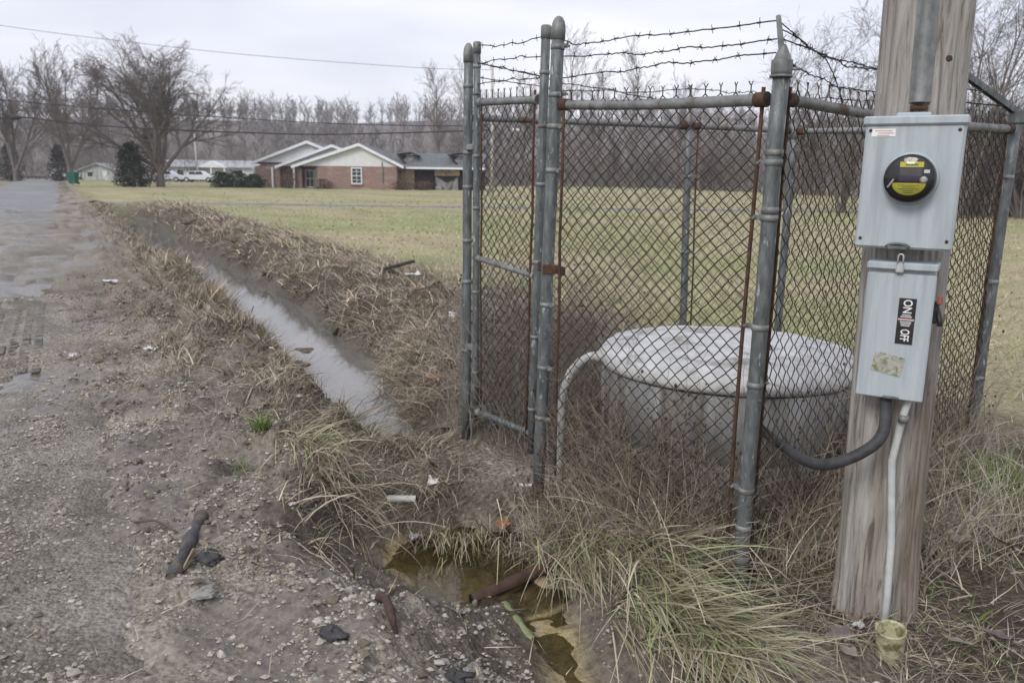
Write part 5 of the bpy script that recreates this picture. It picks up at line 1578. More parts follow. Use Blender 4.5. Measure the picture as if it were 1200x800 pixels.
# taller rank grass tight along both fence lines and round the pole foot
for a, b, cnt in (((1.08, 3.2), (2.6, 4.4), 3000), ((.2, 4.02), (.86, 3.2), 2000), ((1.55, 3.1), (2.4, 3.6), 1000)):
    t = U(cnt, 0, 1); x = a[0] + (b[0] - a[0]) * t + rng.normal(0, .10, cnt); y = a[1] + (b[1] - a[1]) * t + rng.normal(0, .10, cnt)
    pl.add(blades(x, y, U(cnt, .15, .52), U(cnt, 0, 6.28), U(cnt, .05, .75), U(cnt, .3, 1.7), U(cnt, .0022, .0046), np.where(rng.random((cnt, 1)) < .7, pick('grey', cnt), pick('mix', cnt)), 5))
# crossing straws: bent, broken stems lying at all angles over the thatch and against the fence
for a, b, cnt, w0 in (((.25, 3.9), (.9, 3.25), 420, .16), ((1.05, 3.15), (2.3, 3.9), 420, .16), ((1.0, 2.5), (1.9, 2.9), 200, .22)):
    t = U(cnt, 0, 1); x = a[0] + (b[0] - a[0]) * t + rng.normal(0, w0, cnt); y = a[1] + (b[1] - a[1]) * t + rng.normal(0, w0, cnt)
    lo = b[1] < 3; pl.add(blades(x, y, U(cnt, .08, .26) if lo else U(cnt, .2, .6), U(cnt, 0, 6.28), U(cnt, 1.2, 1.55) if lo else U(cnt, .2, 1.3), U(cnt, -.1, .3) if lo else U(cnt, -.3, 1.3), U(cnt, .002, .0042), pick('dry', cnt), 5, z=ground(x, y) + U(cnt, 0, .02 if lo else .12)))
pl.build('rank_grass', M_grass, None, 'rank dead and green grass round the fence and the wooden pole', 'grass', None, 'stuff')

# --- mown field
pl = Pile()
for y0, y1, cnt, wd, hh in ((7, 16, 18000, .014, .06), (16, 34, 15000, .04, .07), (34, 75, 7000, .09, .08)):
    y = U(cnt, y0, y1); x = U(cnt, -.75, .72) * (y + 2); S, N = to_sn(x, y); k = N > 4.7; x, y = x[k], y[k]; n = len(x)
    g_ = ss(.42, .62, fbm(x * .35 + 2, y * .35, 4))[:, None]
    c = pick('field', n) * (1 - g_ * .0); c = c * (1 - .5 * (1 - g_)) + np.array([.45, .39, .245]) * .5 * (1 - g_)
    pl.add(blades(x, y, U(n, .5, 1.3) * hh, U(n, 0, 6.28), U(n, .2, 1.1), U(n, .2, .9), U(n, .5, 1.3) * wd, c, 2))
pl.build('field_grass', M_grass, None, 'short pale green grass of the open field', 'grass', None, 'stuff')

# --- single clumps that stand out
def clump(name, cx, cy, n, L, label, pal, heading=None, hs=.5, rad=.08, lean=(.1, .7), bend=(.6, 1.9), w=(.003, .006), seg=7, group='grass clumps', along=0.0):
    x = cx + np.clip(rng.normal(0, rad, n), -1.6 * rad, 1.6 * rad); y = cy + np.clip(rng.normal(0, rad, n), -1.6 * rad, 1.6 * rad)
    if along: tt = U(n, -along, along); x = x + ES[0] * tt; y = y + ES[1] * tt
    hd = U(n, 0, 6.28) if heading is None else heading + rng.normal(0, hs, n)
    pl = Pile(); pl.add(blades(x, y, U(n, .55, 1.1) * L, hd, U(n, *lean), U(n, *bend), U(n, *w), pick(pal, n), seg))
    return pl.build(name, M_grass, None, label, 'grass', group)
dn = math.atan2(-EN[1] - .5, -EN[0] + .9)
DH = math.atan2(-.80, .38)
clump('grass_clump', .22, 3.95, 520, .62, 'long tan and green grass combed down the bank, left of the corner post', 'mix', DH, .25, .05, (.5, 1.2), (.4, 1.0), (.004, .010), 7, 'grass clumps', .13)
clump('grass_clump', .38, 3.68, 380, .55, 'grass clump spilling downhill right of the long combed one', 'mix', DH, .4, .05, (.6, 1.3), (.3, .9), (.004, .010), 7, 'grass clumps', .14)
clump('grass_clump', .56, 3.38, 420, .56, 'large straw coloured clump in front of the corner post', 'mix', DH + .1, .4, .06, (.6, 1.35), (.3, .8), (.004, .010), 7, 'grass clumps', .16)
clump('grass_clump', .60, 3.02, 460, .60, 'straw clump lying over at the bottom centre, below the corner post', 'mix', DH, .35, .06, (.8, 1.45), (.1, .6), (.004, .010), 7, 'grass clumps', .20)
clump('grass_clump', .74, 2.74, 380, .44, 'straw clump hanging over the muddy outlet at the bottom edge', 'mix', DH - .1, .45, .07, (.8, 1.45), (.1, .6), (.004, .010), 7, 'grass clumps', .20)
clump('grass_clump', -.24, 4.10, 200, .34, 'green and tan tuft hanging over the back of the pool', 'mix', math.atan2(-1, .05), .35, .085, (.5, 1.0), (.8, 1.6))
clump('grass_clump', -.46, 4.16, 170, .28, 'dry tuft hanging over the pool below the grey pipe end', 'dry', math.atan2(-1, .0), .45, .09, (.5, 1.0), (.8, 1.6))
clump('grass_clump', .04, 4.10, 200, .30, 'dry tuft hanging over the right corner of the pool', 'dry', math.atan2(-1, -.1), .5, .10, (.5, 1.0), (.7, 1.5))
clump('grass_clump', -.92, 4.12, 340, .46, 'limp dry clump on the left rim of the pool', 'dry', math.atan2(-.8, .7), .5, .11, (.5, 1.2), (.5, 1.3))
clump('grass_clump', -1.18, 4.35, 200, .36, 'dry clump with green blades above the left rim of the pool', 'mix', math.atan2(-.7, .8), .6, .09, (.5, 1.2), (.5, 1.2))
clump('grass_clump', -1.45, 4.50, 110, .16, 'small bright green tuft alone on the gravel', 'green', None, .5, .03, (.1, 1.0), (.4, 1.2), (.004, .008), 4)
clump('grass_clump', -1.44, 4.1, 40, .08, 'tiny green tuft on the gravel below the larger one', 'green', None, .5, .02, (.1, 1.0), (.4, 1.2), (.003, .006), 4)
clump('grass_clump', 2.42, 3.85, 420, .30, 'fresh green tuft in the grass right of the wooden pole', 'green', None, .5, .13, (.1, 1.0), (.5, 1.5), (.003, .006), 5)
clump('grass_clump', 2.05, 4.0, 260, .42, 'pale tall tuft at the foot of the right fence post', 'mix', None, .5, .12, (.05, .6), (.5, 1.6), (.003, .005), 6)
clump('grass_clump', -3.35, 8.9, 420, .36, 'upright straw coloured tuft on the left edge of the ditch', 'dry', math.atan2(-.5, .8), .8, .17, (.1, .6), (.3, 1.2), (.005, .009), 5)
clump('grass_clump', -3.62, 9.6, 340, .34, 'second straw tuft behind the upright one on the ditch edge', 'dry', math.atan2(-.5, .8), .8, .18, (.1, .6), (.3, 1.2), (.005, .009), 5)
clump('grass_clump', -4.8, 11.9, 320, .32, 'straw tuft farthest up the left edge of the ditch', 'dry', None, .8, .2, (.1, .7), (.3, 1.2), (.006, .011), 5)
clump('grass_clump', -.86, 6.9, 420, .40, 'combed dry clump on the right bank, halfway to the field', 'dry', math.atan2(-.6, -.8), .5, .18, (.4, 1.0), (.5, 1.3), (.004, .007), 6)
clump('grass_clump', -.62, 6.1, 300, .34, 'limp dry clump on the right bank beside the gate', 'dry', math.atan2(-.6, -.8), .5, .14, (.4, 1.0), (.5, 1.3), (.004, .007), 6)

# --- weeds: stalks with side branches and seed heads inside and along the fence
def weeds(name, spots, label, hmin, hmax, col, r=.0022, heads=True):
    P0 = []; P1 = []; R0 = []; R1 = []; C = []; HC = []
    for (x, y) in spots:
        z = gz1((x, y)) - .01; L = rng.uniform(hmin, hmax) * (1.35 if rng.random() < .2 else 1); d = np.array([rng.normal(0, .20), rng.normal(0, .20), 1.0]); d /= np.linalg.norm(d)
        p = np.array([x, y, z]); c = np.array(col) * rng.uniform(.6, 1.35)
        curve = rng.normal(0, .10, 3)
        for k in range(6):
            q = p + d * L / 6
            P0.append(p); P1.append(q); R0.append(r * (1 - .13 * k)); R1.append(r * (.87 - .13 * k)); C.append(c)
            if k >= 1:
                for m in range(rng.integers(1, 3)):
                    e = d * .8 + rng.normal(0, .55, 3); e /= np.linalg.norm(e); l2 = L * rng.uniform(.10, .28)
                    w = p + e * l2 * .6; e2 = e + rng.normal(0, .35, 3); e2 /= np.linalg.norm(e2); w2 = w + e2 * l2 * .4
                    P0 += [p, w]; P1 += [w, w2]; R0 += [r * .55, r * .45]; R1 += [r * .45, r * .3]; C += [c, c]
                    if heads and k >= 3 and rng.random() < .3: HC.append(w2)
            p = q; d = d + curve + rng.normal(0, .09, 3); d /= np.linalg.norm(d)
    v, f = seg_mesh(np.array(P0), np.array(P1), np.array(R0), np.array(R1), 3)
    pl = Pile(); pl.add((v, f, np.repeat(np.array(C), 6, 0)))
    if HC:
        H = np.array(HC); n = len(H); s = rng.uniform(.004, .009, n)[:, None]
        ax = np.array([[1, 0, 0], [0, 1, 0], [-1, 0, 0], [0, -1, 0], [0, 0, 1.3], [0, 0, -1.3]])
        hv = (H[:, None, :] + ax[None] * s[:, None]).reshape(-1, 3)
        q = [(0, 1, 4, 4), (1, 2, 4, 4)]
        tri = np.array([(0, 1, 4), (1, 2, 4), (2, 3, 4), (3, 0, 4), (1, 0, 5), (2, 1, 5), (3, 2, 5), (0, 3, 5)])
        hf = (np.arange(n) * 6)[:, None, None] + tri[None]
        me_v = np.concatenate([v, hv]); fc = [f, hf.reshape(-1, 3) + len(v)]
        cc = np.concatenate([np.repeat(np.array(C), 6, 0), np.tile(np.array([.10, .06, .04]), (len(hv), 1)) * rng.uniform(.6, 1.5, n).repeat(6)[:, None]])
        o = big(name, me_v, fc, M_grass, cc)
    else:
        o = big(name, v, f, M_grass, np.repeat(np.array(C), 6, 0))
    return tag(o, label, 'weeds', None, 'stuff')
sp_ = []
while len(sp_) < 420:                      # inside the enclosure, left part behind the gate
    x = rng.uniform(-.35, .95); y = rng.uniform(4.2, 6.3)
    if math.hypot(x - TX, y - TY) > TR + .04 and not (x < -.1 and y < 4.75) and (x - .15) * .78 + (y - 4.1) * .62 > .05: sp_.append((x, y))
for i in range(280):                       # dense thicket beyond the gate
    sp_.append((rng.uniform(-.45, .62), rng.uniform(4.95, 6.8)))
weeds('thicket', sp_, 'grey brown thicket of dead weeds behind the gate', .45, 1.05, (.28, .245, .215), .0022)
sp_ = []
for a, b, cnt in (((.22, 3.98), (.88, 3.2), 270), ((1.06, 3.2), (2.5, 4.36), 260), ((.25, 4.2), (.9, 3.45), 60)):
    for i in range(cnt):
        t = rng.random(); x = a[0] + (b[0] - a[0]) * t + rng.normal(0, .07); y = a[1] + (b[1] - a[1]) * t + rng.normal(0, .07)
        if math.hypot(x - TX, y - TY) > TR + .01: sp_.append((x, y))
weeds('fence_weeds', sp_, 'dead weed stalks with seed heads along the fence line', .2, .78, (.25, .205, .16), .0023)
sp_ = [(TX + (TR + rng.uniform(.02, .14)) * math.cos(a), TY + (TR + rng.uniform(.02, .14)) * math.sin(a)) for a in rng.uniform(3.2, 6.0, 120)]
weeds('tank_weeds', sp_, 'brown weed stalks leaning against the concrete tank', .25, .85, (.24, .19, .15), .0019)

# --- gravel
ICO = None
def stones(n, x, y, size, cols, name, label, flat=.6, sink=.25, ico=False, smax=.017):
    if ico:
        g = 1.618
        ax = np.array([(-1, g, 0), (1, g, 0), (-1, -g, 0), (1, -g, 0), (0, -1, g), (0, 1, g), (0, -1, -g), (0, 1, -g), (g, 0, -1), (g, 0, 1), (-g, 0, -1), (-g, 0, 1)], float) / 1.9
        tri = np.array([(0, 11, 5), (0, 5, 1), (0, 1, 7), (0, 7, 10), (0, 10, 11), (1, 5, 9), (5, 11, 4), (11, 10, 2), (10, 7, 6), (7, 1, 8), (3, 9, 4), (3, 4, 2), (3, 2, 6), (3, 6, 8), (3, 8, 9), (4, 9, 5), (2, 4, 11), (6, 2, 10), (8, 6, 7), (9, 8, 1)])
    else:
        ax = np.array([[1, 0, 0], [0, 1, 0], [-1, 0, 0], [0, -1, 0], [0, 0, 1], [0, 0, -1]], float)
        tri = np.array([(0, 1, 4), (1, 2, 4), (2, 3, 4), (3, 0, 4), (1, 0, 5), (2, 1, 5), (3, 2, 5), (0, 3, 5)])
    m = len(ax); size = np.minimum(size, smax)
    v = np.tile(ax[None], (n, 1, 1)) * rng.uniform(.7, 1.2, (n, m, 1)) * rng.uniform(.6, 1.3, (n, 1, 3)) + rng.normal(0, .10, (n, m, 3))
    v[:, :, 2] *= flat
    a = rng.uniform(0, 6.283, n); ca, sa = np.cos(a)[:, None], np.sin(a)[:, None]
    vx = v[:, :, 0] * ca - v[:, :, 1] * sa; vy = v[:, :, 0] * sa + v[:, :, 1] * ca
    v = np.stack([vx, vy, v[:, :, 2]], 2) * size[:, None, None]
    c = np.stack([x, y, ground(x, y) + size * flat * (.5 - sink)], 1)
    v = (v + c[:, None]).reshape(-1, 3)
    f = ((np.arange(n) * m)[:, None, None] + tri[None]).reshape(-1, 3)
    o = big(name, v, f, M_stone, np.repeat(cols, m, 0), None, smooth=False)
    return tag(o, label, 'gravel', None, 'stuff')
SC = np.array([(.34, .31, .27), (.40, .37, .33), (.28, .25, .215), (.45, .42, .38), (.19, .17, .145), (.38, .33, .265)])
def gd(S, N, x, y): return (.18 + 1.1 * ss(.45, .6, fbm(x * 1.9 + 8, y * 1.9, 3))) * (1 - ss(1.6, 2.2, N) * .8) * (carve(S, N) > -.35)
x, y, S, N = area(46000, .9, 6.0, -.25, 2.2, gd); n = len(x)
stones(n, x, y, rng.lognormal(math.log(.0075), .38, n), SC[rng.integers(len(SC), size=n)] * U(n, .7, 1.15)[:, None], 'gravel', 'grey gravel spread over the road shoulder')
x, y, S, N = area(5500, 1, 12, -1.0, 1.9, gd); n = len(x)
stones(n, x, y, rng.lognormal(math.log(.012), .4, n), SC[rng.integers(len(SC), size=n)] * U(n, .7, 1.1)[:, None], 'coarse_gravel', 'coarser stones lying in the mud of the shoulder', ico=True, smax=.026)

def rdz(x, y):
    s_, n_ = to_sn(x, y)
    return n_
x, y, S, N = area(14000, 1.4, 6, -1.6, -.05, lambda S, N, x, y: .40 + .9 * ss(.48, .6, fbm(x * 1.3 + 8, y * 1.3, 3))); n = len(x)
_g = ground
ground = road_z
stones(n, x, y, rng.lognormal(math.log(.0085), .4, n), SC[rng.integers(len(SC), size=n)] * U(n, .6, 1.05)[:, None], 'road_gravel', 'loose gravel scattered over the road at left')
ground = _g

# crumbs of wet soil thrown over the shoulder and the berm
x1, y1, S1, N1 = area(9000, 1.5, 14, .0, 2.0, lambda S, N, x, y: (.10 + .9 * ss(.46, .62, fbm(x * 2.2 + 31, y * 2.2, 3))) * ss(0, .5, N + (S - 3) * .2) * (carve(S, N) > -.3) * .5); n = len(x1)
stones(n, x1, y1, rng.lognormal(math.log(.010), .5, n), np.array([(.19, .16, .125)]) * U(n, .45, 1.35)[:, None], 'soil_crumbs', 'dark crumbs of wet soil thrown over the shoulder', .7, .15, True, .028)
# mud bits along the waterline
x1, y1, S1, N1 = area(60000, 4.9, 20, 1.5, 3.1, lambda S, N, x, y: np.where(np.abs(carve(S, N) + .33) < .035, .26, 0) + np.where((carve(S, N) > -.3) & (carve(S, N) < -.14) & (N > 2.2), .10, 0)); n = len(x1)
stones(n, x1, y1, rng.lognormal(math.log(.018), .55, n), np.array([(.10, .088, .07)]) * U(n, .6, 1.7)[:, None], 'mud_bits', 'dark mud bits along the edge of the ditch water', .7, .1, True, .06)

# --- dark clods of turf thrown up beside the ditch
def lump(name, cx, cy, r, h, mat, label, cat, group, seed, z=None, N=22, Mr=13):
    rd = np.random.default_rng(seed); v = []; f = []
    ph = rd.uniform(0, 6, 6)
    z0 = gz1((cx, cy)) - h * .25 if z is None else z
    for i in range(Mr):
        t = i / (Mr - 1); a = t * math.pi
        for k in range(N):
            b = 2 * math.pi * k / N
            rr = 1 + .20 * math.sin(2 * b + ph[0] + a) + .16 * math.sin(3 * b + ph[1] + 2 * a) + .12 * math.sin(5 * b + ph[2] + 3 * a) + rd.uniform(-.2, .2) * (0 < i < Mr - 1)
            v.append((cx + r * rr * math.sin(a) * math.cos(b), cy + r * rr * math.sin(a) * math.sin(b) * .8, z0 + h * .5 * (1 - math.cos(a)) * (1 + .12 * math.sin(3 * b + ph[3]))))
    for i in range(Mr - 1):
        for k in range(N): f.append((i * N + k, i * N + (k + 1) % N, (i + 1) * N + (k + 1) % N, (i + 1) * N + k))
    mb = MB(); mb.add(v, f, True)
    return mb.build(name, mat, None, label, cat, group)
M_clod = pmat('wet_clod', (.09, .075, .058), (.18, .15, .115), rough=.9, scale=14, bump=1.0, bscale=40)
M_stonegrey = pmat('grey_stone', (.19, .18, .17), (.30, .29, .275), rough=.85, scale=16, bump=.4, bscale=50)
M_slag = pmat('dark_stone', (.035, .034, .036), (.075, .072, .075), rough=.7, scale=20, bump=.6, bscale=60)
for i, (cx, cy, r, h, lb) in enumerate([
        (-2.26, 8.65, .16, .10, 'muddy clod lying in the middle of the ditch water'), (-8.9, 22.6, .34, .22, 'dark earth clod at the field edge left of the ditch end'),
        (-6.0, 17.6, .22, .16, 'dark clod on the right bank where the ditch narrows'),
        (-1.9, 5.9, .10, .07, 'dark clod on the near left bank of the ditch'), (-2.0, 7.2, .12, .08, 'dark clod on the left water edge')]):
    lump('earth_clod', cx, cy, r, h, M_clod, lb, 'clod', 'clods of earth along the ditch', 60 + i, z=(-.40 if i == 0 else None))
for i, (cx, cy, r, h, mt, lb) in enumerate([
        (-1.24, 3.10, .055, .05, M_slag, 'dark stone against the lower end of the dark split pipe'), (-.62, 2.60, .05, .035, M_slag, 'flat black stone at bottom centre left'),
        (-.13, 2.72, .045, .03, M_stonegrey, 'pale stone on the gravel spit below the pool'), (-.18, 2.52, .05, .035, M_slag, 'dark stone at the bottom edge below the pool'),
        (-1.95, 3.5, .045, .04, M_slag, 'dark lump left of the dark split pipe'), (-1.16, 2.83, .05, .03, M_stonegrey, 'flat grey stone below the dark split pipe'), (.02, 3.55, .06, .05, M_slag, 'dark stone in the pool behind the rusty pipe')]):
    lump('rock', cx, cy, r, h, mt, lb, 'rock', 'loose rocks in the foreground', 90 + i, z=(-.42 if i == 6 else None))

# ================================================================ things lying about
def world_tube(name, pts, r, mat, label, cat, hollow=False, group=None, inner=None):
    root = empty(name, pts[0], label, cat, group)
    mb = MB(); mb.tube(pts, r, 16, cap=not hollow); mb.build('shell', mat, root)
    if hollow:
        rr = r if not hasattr(r, '__len__') else r[0]
        a = Vector(pts[0]); d = (Vector(pts[1]) - a).normalized(); e = Vector(pts[-1]); d2 = (e - Vector(pts[-2])).normalized()
        r9 = r if not hasattr(r, '__len__') else r[-1]
        mb = MB(); mb.tube([a - d * .001, a + d * .06], rr * .85, 16, cap=True); mb.build('bore', inner or M_black, root)
        mb = MB(); mb.tube([e - d2 * .06, e + d2 * .001], r9 * .85, 16, cap=True); mb.build('bore', inner or M_black, root)
    return root
def gpt(x, y, dz): return (x, y, gz1((x, y)) + dz)
# black pipe half sunk in the gravel, split along its side
A = Vector(gpt(-1.325, 2.93, -.01)); B = Vector(gpt(-1.435, 3.53, .02))
pts = [lerp(A, B, t) for t in np.linspace(0, 1, 12)]
M_blackpipe = pmat('rotten_dark_pipe', (.035, .034, .036), (.085, .082, .085), rough=.65, scale=22, c3=(.13, .10, .075), s3=12, t3=(.52, .62), bump=.9, bscale=60)
root = world_tube('broken_pipe', pts, [.027 + .005 * math.sin(i * 1.3) + .004 * math.sin(i * 3.1) for i in range(12)], M_blackpipe, 'dark split length of pipe lying on the gravel at left', 'pipe', True, None, M_clod)
mb = MB(); q0 = lerp(A, B, .12) + V(.026, -.004, .012); q1 = lerp(A, B, .42) + V(.030, 0, .010)
mb.prism([q0, lerp(q0, q1, .5) + V(.006, 0, .012), q1, q1 + V(.004, 0, -.016), lerp(q0, q1, .5) + V(.008, 0, -.02), q0 + V(.003, 0, -.012)], (.008, 0, .002)); mb.build('torn_edge', pmat('tan_fibre', (.22, .17, .11), (.3, .24, .16), rough=.9), root)
# rusty pipe bridging the pool
M_rustpipe = pmat('rust_brown_pipe', (.05, .03, .024), (.105, .062, .046), rough=.75, scale=12, bump=.5, bscale=40, c3=(.19, .13, .10), s3=8)
world_tube('rusty_pipe', [(-.17, 3.47, -.355), (.02, 3.60, -.33), (.20, 3.72, -.305), (.26, 3.76, -.295)], [.030, .0315, .033, .033], M_rustpipe, 'rusty iron pipe lying across the pool', 'pipe', True)
# grey pipe end under the sod
world_tube('grey_pipe', [(-.66, 4.12, -.125), (-.58, 4.115, -.122), (-.505, 4.11, -.12)], .018, M_pvc, 'short grey pipe end poking out above the pool', 'pipe', True)
world_tube('grey_pipe', [(.05, 4.18, -.06), (.12, 4.16, -.055)], .009, M_pvc, 'thin grey pipe stub beside the orange leaf', 'pipe', True)
# white pipe end by the gate
world_tube('white_pipe', [(-.66, 8.25, .16), (-.50, 8.28, .15)], .045, M_trim, 'white pipe end sticking out left of the gate post', 'pipe', True)
# sunken pale green strip in the outlet
M_greenb = pmat('pale_green_scum', (.17, .20, .09), (.26, .28, .15), rough=.6, scale=30, bump=.4)
mb = MB(); v = []; f = []
A = V(-.02, 3.44, -.348); B = V(.11, 3.17, -.366); d = (B - A).normalized(); sd = V(-d.y, d.x, 0)
for i in range(9):
    t = i / 8; w = .030 * (1 - .35 * t) * (.75 + .25 * math.sin(i * 2.1)); c = lerp(A, B, t)
    for k in (-1, -.4, .4, 1): v.append(c + sd * w * k + V(0, 0, .012 * (1 - k * k)))
for i in range(8):
    for k in range(3): f.append((i * 4 + k, i * 4 + k + 1, (i + 1) * 4 + k + 1, (i + 1) * 4 + k))
b = len(v)
v += [p - V(0, 0, .02) for p in v[:]]
f += [tuple(reversed([q + b for q in face])) for face in f[:]]
mb.add(v, f, True); mb.build('green_strip', M_greenb, None, 'pale green strip lying in the shallow outlet of the pool', 'debris')
# plant pot / cup at the pole's foot
cupc = Vector((1.305, 2.50, gz1((1.305, 2.50)) - .01))
cup = empty('plastic_cup', cupc, 'mossy yellowish plastic cup standing at the foot of the pole', 'cup')
M_cup = pmat('mossy_cream_plastic', (.40, .37, .23), (.52, .48, .33), rough=.65, scale=20, c3=(.15, .14, .06), s3=22, t3=(.45, .6), bump=.3)
Mt = Matrix.Rotation(R(7), 3, 'X') @ Matrix.Rotation(R(-6), 3, 'Y')
mb = MB(); S = 24; v = []; f = []
for r, z in ((.041, 0), (.044, .05), (.0475, .128), (.0495, .132), (.0495, .138), (.0465, .138), (.0445, .128), (.038, .02), (.001, .018)):
    for k in range(S):
        a = 6.2832 * k / S; v.append(cupc + Mt @ V(r * math.cos(a), r * math.sin(a), z))
for i in range(8):
    for k in range(S): f.append((i * S + k, i * S + (k + 1) % S, (i + 1) * S + (k + 1) % S, (i + 1) * S + k))
mb.add(v, f, True); mb.build('cup_wall', M_cup, cup)
mb = MB(); mb.lathe([(.034, .02), (.034, .03)], cupc, 16, Mt); mb.build('soil', M_clod, cup)

# boards and sticks
M_wood = pmat('wet_wood', (.07, .055, .042), (.16, .13, .10), rough=.85, scale=9, stretch=(1, 1, 1), bump=.4, bscale=30)
def stick(name, pts, r, label, cat='stick', mat=None, group='sticks and boards'):
    mb = MB(); mb.tube(pts, r, 7); return mb.build(name, mat or M_wood, None, label, cat, group)
mb = MB(); mb.bevel_box(gpt(-1.75, 12.2, .10), (.55, .12, .04), Matrix.Rotation(R(14), 3, 'Z') @ Matrix.Rotation(R(-14), 3, 'Y'), .008); mb.build('dark_board', pmat('black_board', (.03, .025, .022), (.06, .05, .042), rough=.9), None, 'dark broken board on the right bank below the field', 'board', 'sticks and boards')
mb = MB(); mb.bevel_box(gpt(-2.36, 7.12, .035), (.07, .85, .03), Matrix.Rotation(R(36), 3, 'Z') @ Matrix.Rotation(R(6), 3, 'X'), .008); mb.build('grey_board', M_wood, None, 'grey board sliding down the left bank to the water', 'board', 'sticks and boards')
stick('thin_stick', [gpt(-2.75, 8.2, .02), gpt(-2.66, 8.15, .16), gpt(-2.63, 8.13, .26)], [.008, .007, .004], 'thin dark stick standing up at the left edge of the ditch')
stick('thin_stick', [gpt(-1.70, 3.42, .012), gpt(-1.60, 3.42, .016), gpt(-1.48, 3.36, .012)], [.006, .006, .004], 'short dark twig left of the dark split pipe')
stick('thin_stick', [gpt(-2.9, 6.6, .01), gpt(-2.7, 6.3, .03), gpt(-2.5, 6.15, .015)], [.008, .008, .005], 'pale twig lying in the mud on the left berm', mat=pmat('pale_twig', (.3, .26, .2), (.4, .35, .27)))
stick('thin_stick', [gpt(-.06, 3.93, .02), (-.05, 3.70, -.16), (-.055, 3.52, -.30)], [.0035, .003, .002], 'pale stem hanging down into the pool', mat=pmat('straw_stem', (.42, .36, .24), (.5, .44, .3)))
stick('dark_root', [gpt(-.50, 2.84, .0), gpt(-.485, 2.80, .035), gpt(-.455, 2.75, .03), gpt(-.43, 2.69, .045), gpt(-.40, 2.64, .0)], [.010, .020, .016, .018, .006], 'wet red brown root lying in the gravel at bottom centre', 'root', pmat('red_brown_root', (.05, .03, .026), (.10, .055, .045), rough=.7, scale=30, bump=.8, bscale=90))
stick('thin_stick', [gpt(-1.06, 3.92, -.02), gpt(-1.07, 3.93, .10), gpt(-1.08, 3.94, .17)], [.012, .010, .006], 'dark rotten stump left of the pool')

# litter
def crumple(name, cx, cy, w, mat, label, cat, seed, dz=.02, group='scraps of litter', h=.5):
    rd = np.random.default_rng(seed); n = 6; v = []; f = []
    z0 = gz1((cx, cy)) + dz; a = rd.uniform(0, 6.28); ca, sa = math.cos(a), math.sin(a)
    for i in range(n):
        for k in range(n):
            x = (i / (n - 1) - .5) * w * 1.4 + rd.normal(0, w * .07); y = (k / (n - 1) - .5) * w + rd.normal(0, w * .07)
            v.append((cx + x * ca - y * sa, cy + x * sa + y * ca, z0 + abs(rd.normal(0, w * h * .4))))
    for i in range(n - 1):
        for k in range(n - 1): f.append((i * n + k, (i + 1) * n + k, (i + 1) * n + k + 1, i * n + k + 1))
    b = len(v); v += [(p[0], p[1], p[2] - .0015) for p in v[:]]
    f += [tuple(reversed([q + b for q in face])) for face in f[:]]
    for i in range(n - 1):
        f += [(i * n, i * n + b, (i + 1) * n + b, (i + 1) * n), ((i + 1) * n - 1 + n, (i + 1) * n - 1 + n + b, (i + 1) * n - 1 + b, (i + 1) * n - 1)]
    mb = MB(); mb.add(v, f, False); return mb.build(name, mat, None, label, cat, group)
M_paper = pmat('white_paper', (.45, .45, .46), (.58, .58, .58), rough=.7)
M_pinkp = pmat('pinkish_paper', (.58, .46, .46), (.72, .66, .66), rough=.7)
crumple('paper_scrap', -1.36, 11.0, .15, M_paper, 'white paper scrap on the right bank near the dark board', 'litter', 1, .12)
crumple('paper_scrap', -.43, 4.30, .06, M_pinkp, 'pinkish white scrap on the sod behind the pool', 'litter', 2, .03)
crumple('paper_scrap', -.50, 4.06, .05, M_paper, 'clear white scrap at the back edge of the pool', 'litter', 3, .04)
crumple('paper_scrap', -3.15, 6.9, .075, M_paper, 'white plastic scrap on the churned left berm', 'litter', 4, .05)
crumple('paper_scrap', -3.75, 6.75, .06, M_paper, 'small white scrap left of the larger one on the berm', 'litter', 5, .02)
crumple('paper_scrap', -5.7, 11.4, .17, M_paper, 'white plastic sheet lying at the edge of the road', 'litter', 6, .03, h=.2)
crumple('paper_scrap', -5.1, 13.2, .15, M_paper, 'pale scrap on the left berm farther up the ditch', 'litter', 7, .06)
crumple('paper_scrap', 1.265, 2.66, .03, M_paper, 'broken pale shell between the pole foot and the cup', 'litter', 8, .02)
crumple('paper_scrap', -1.05, 3.66, .03, M_pinkp, 'small pink scrap left of the pool', 'litter', 9, .02)

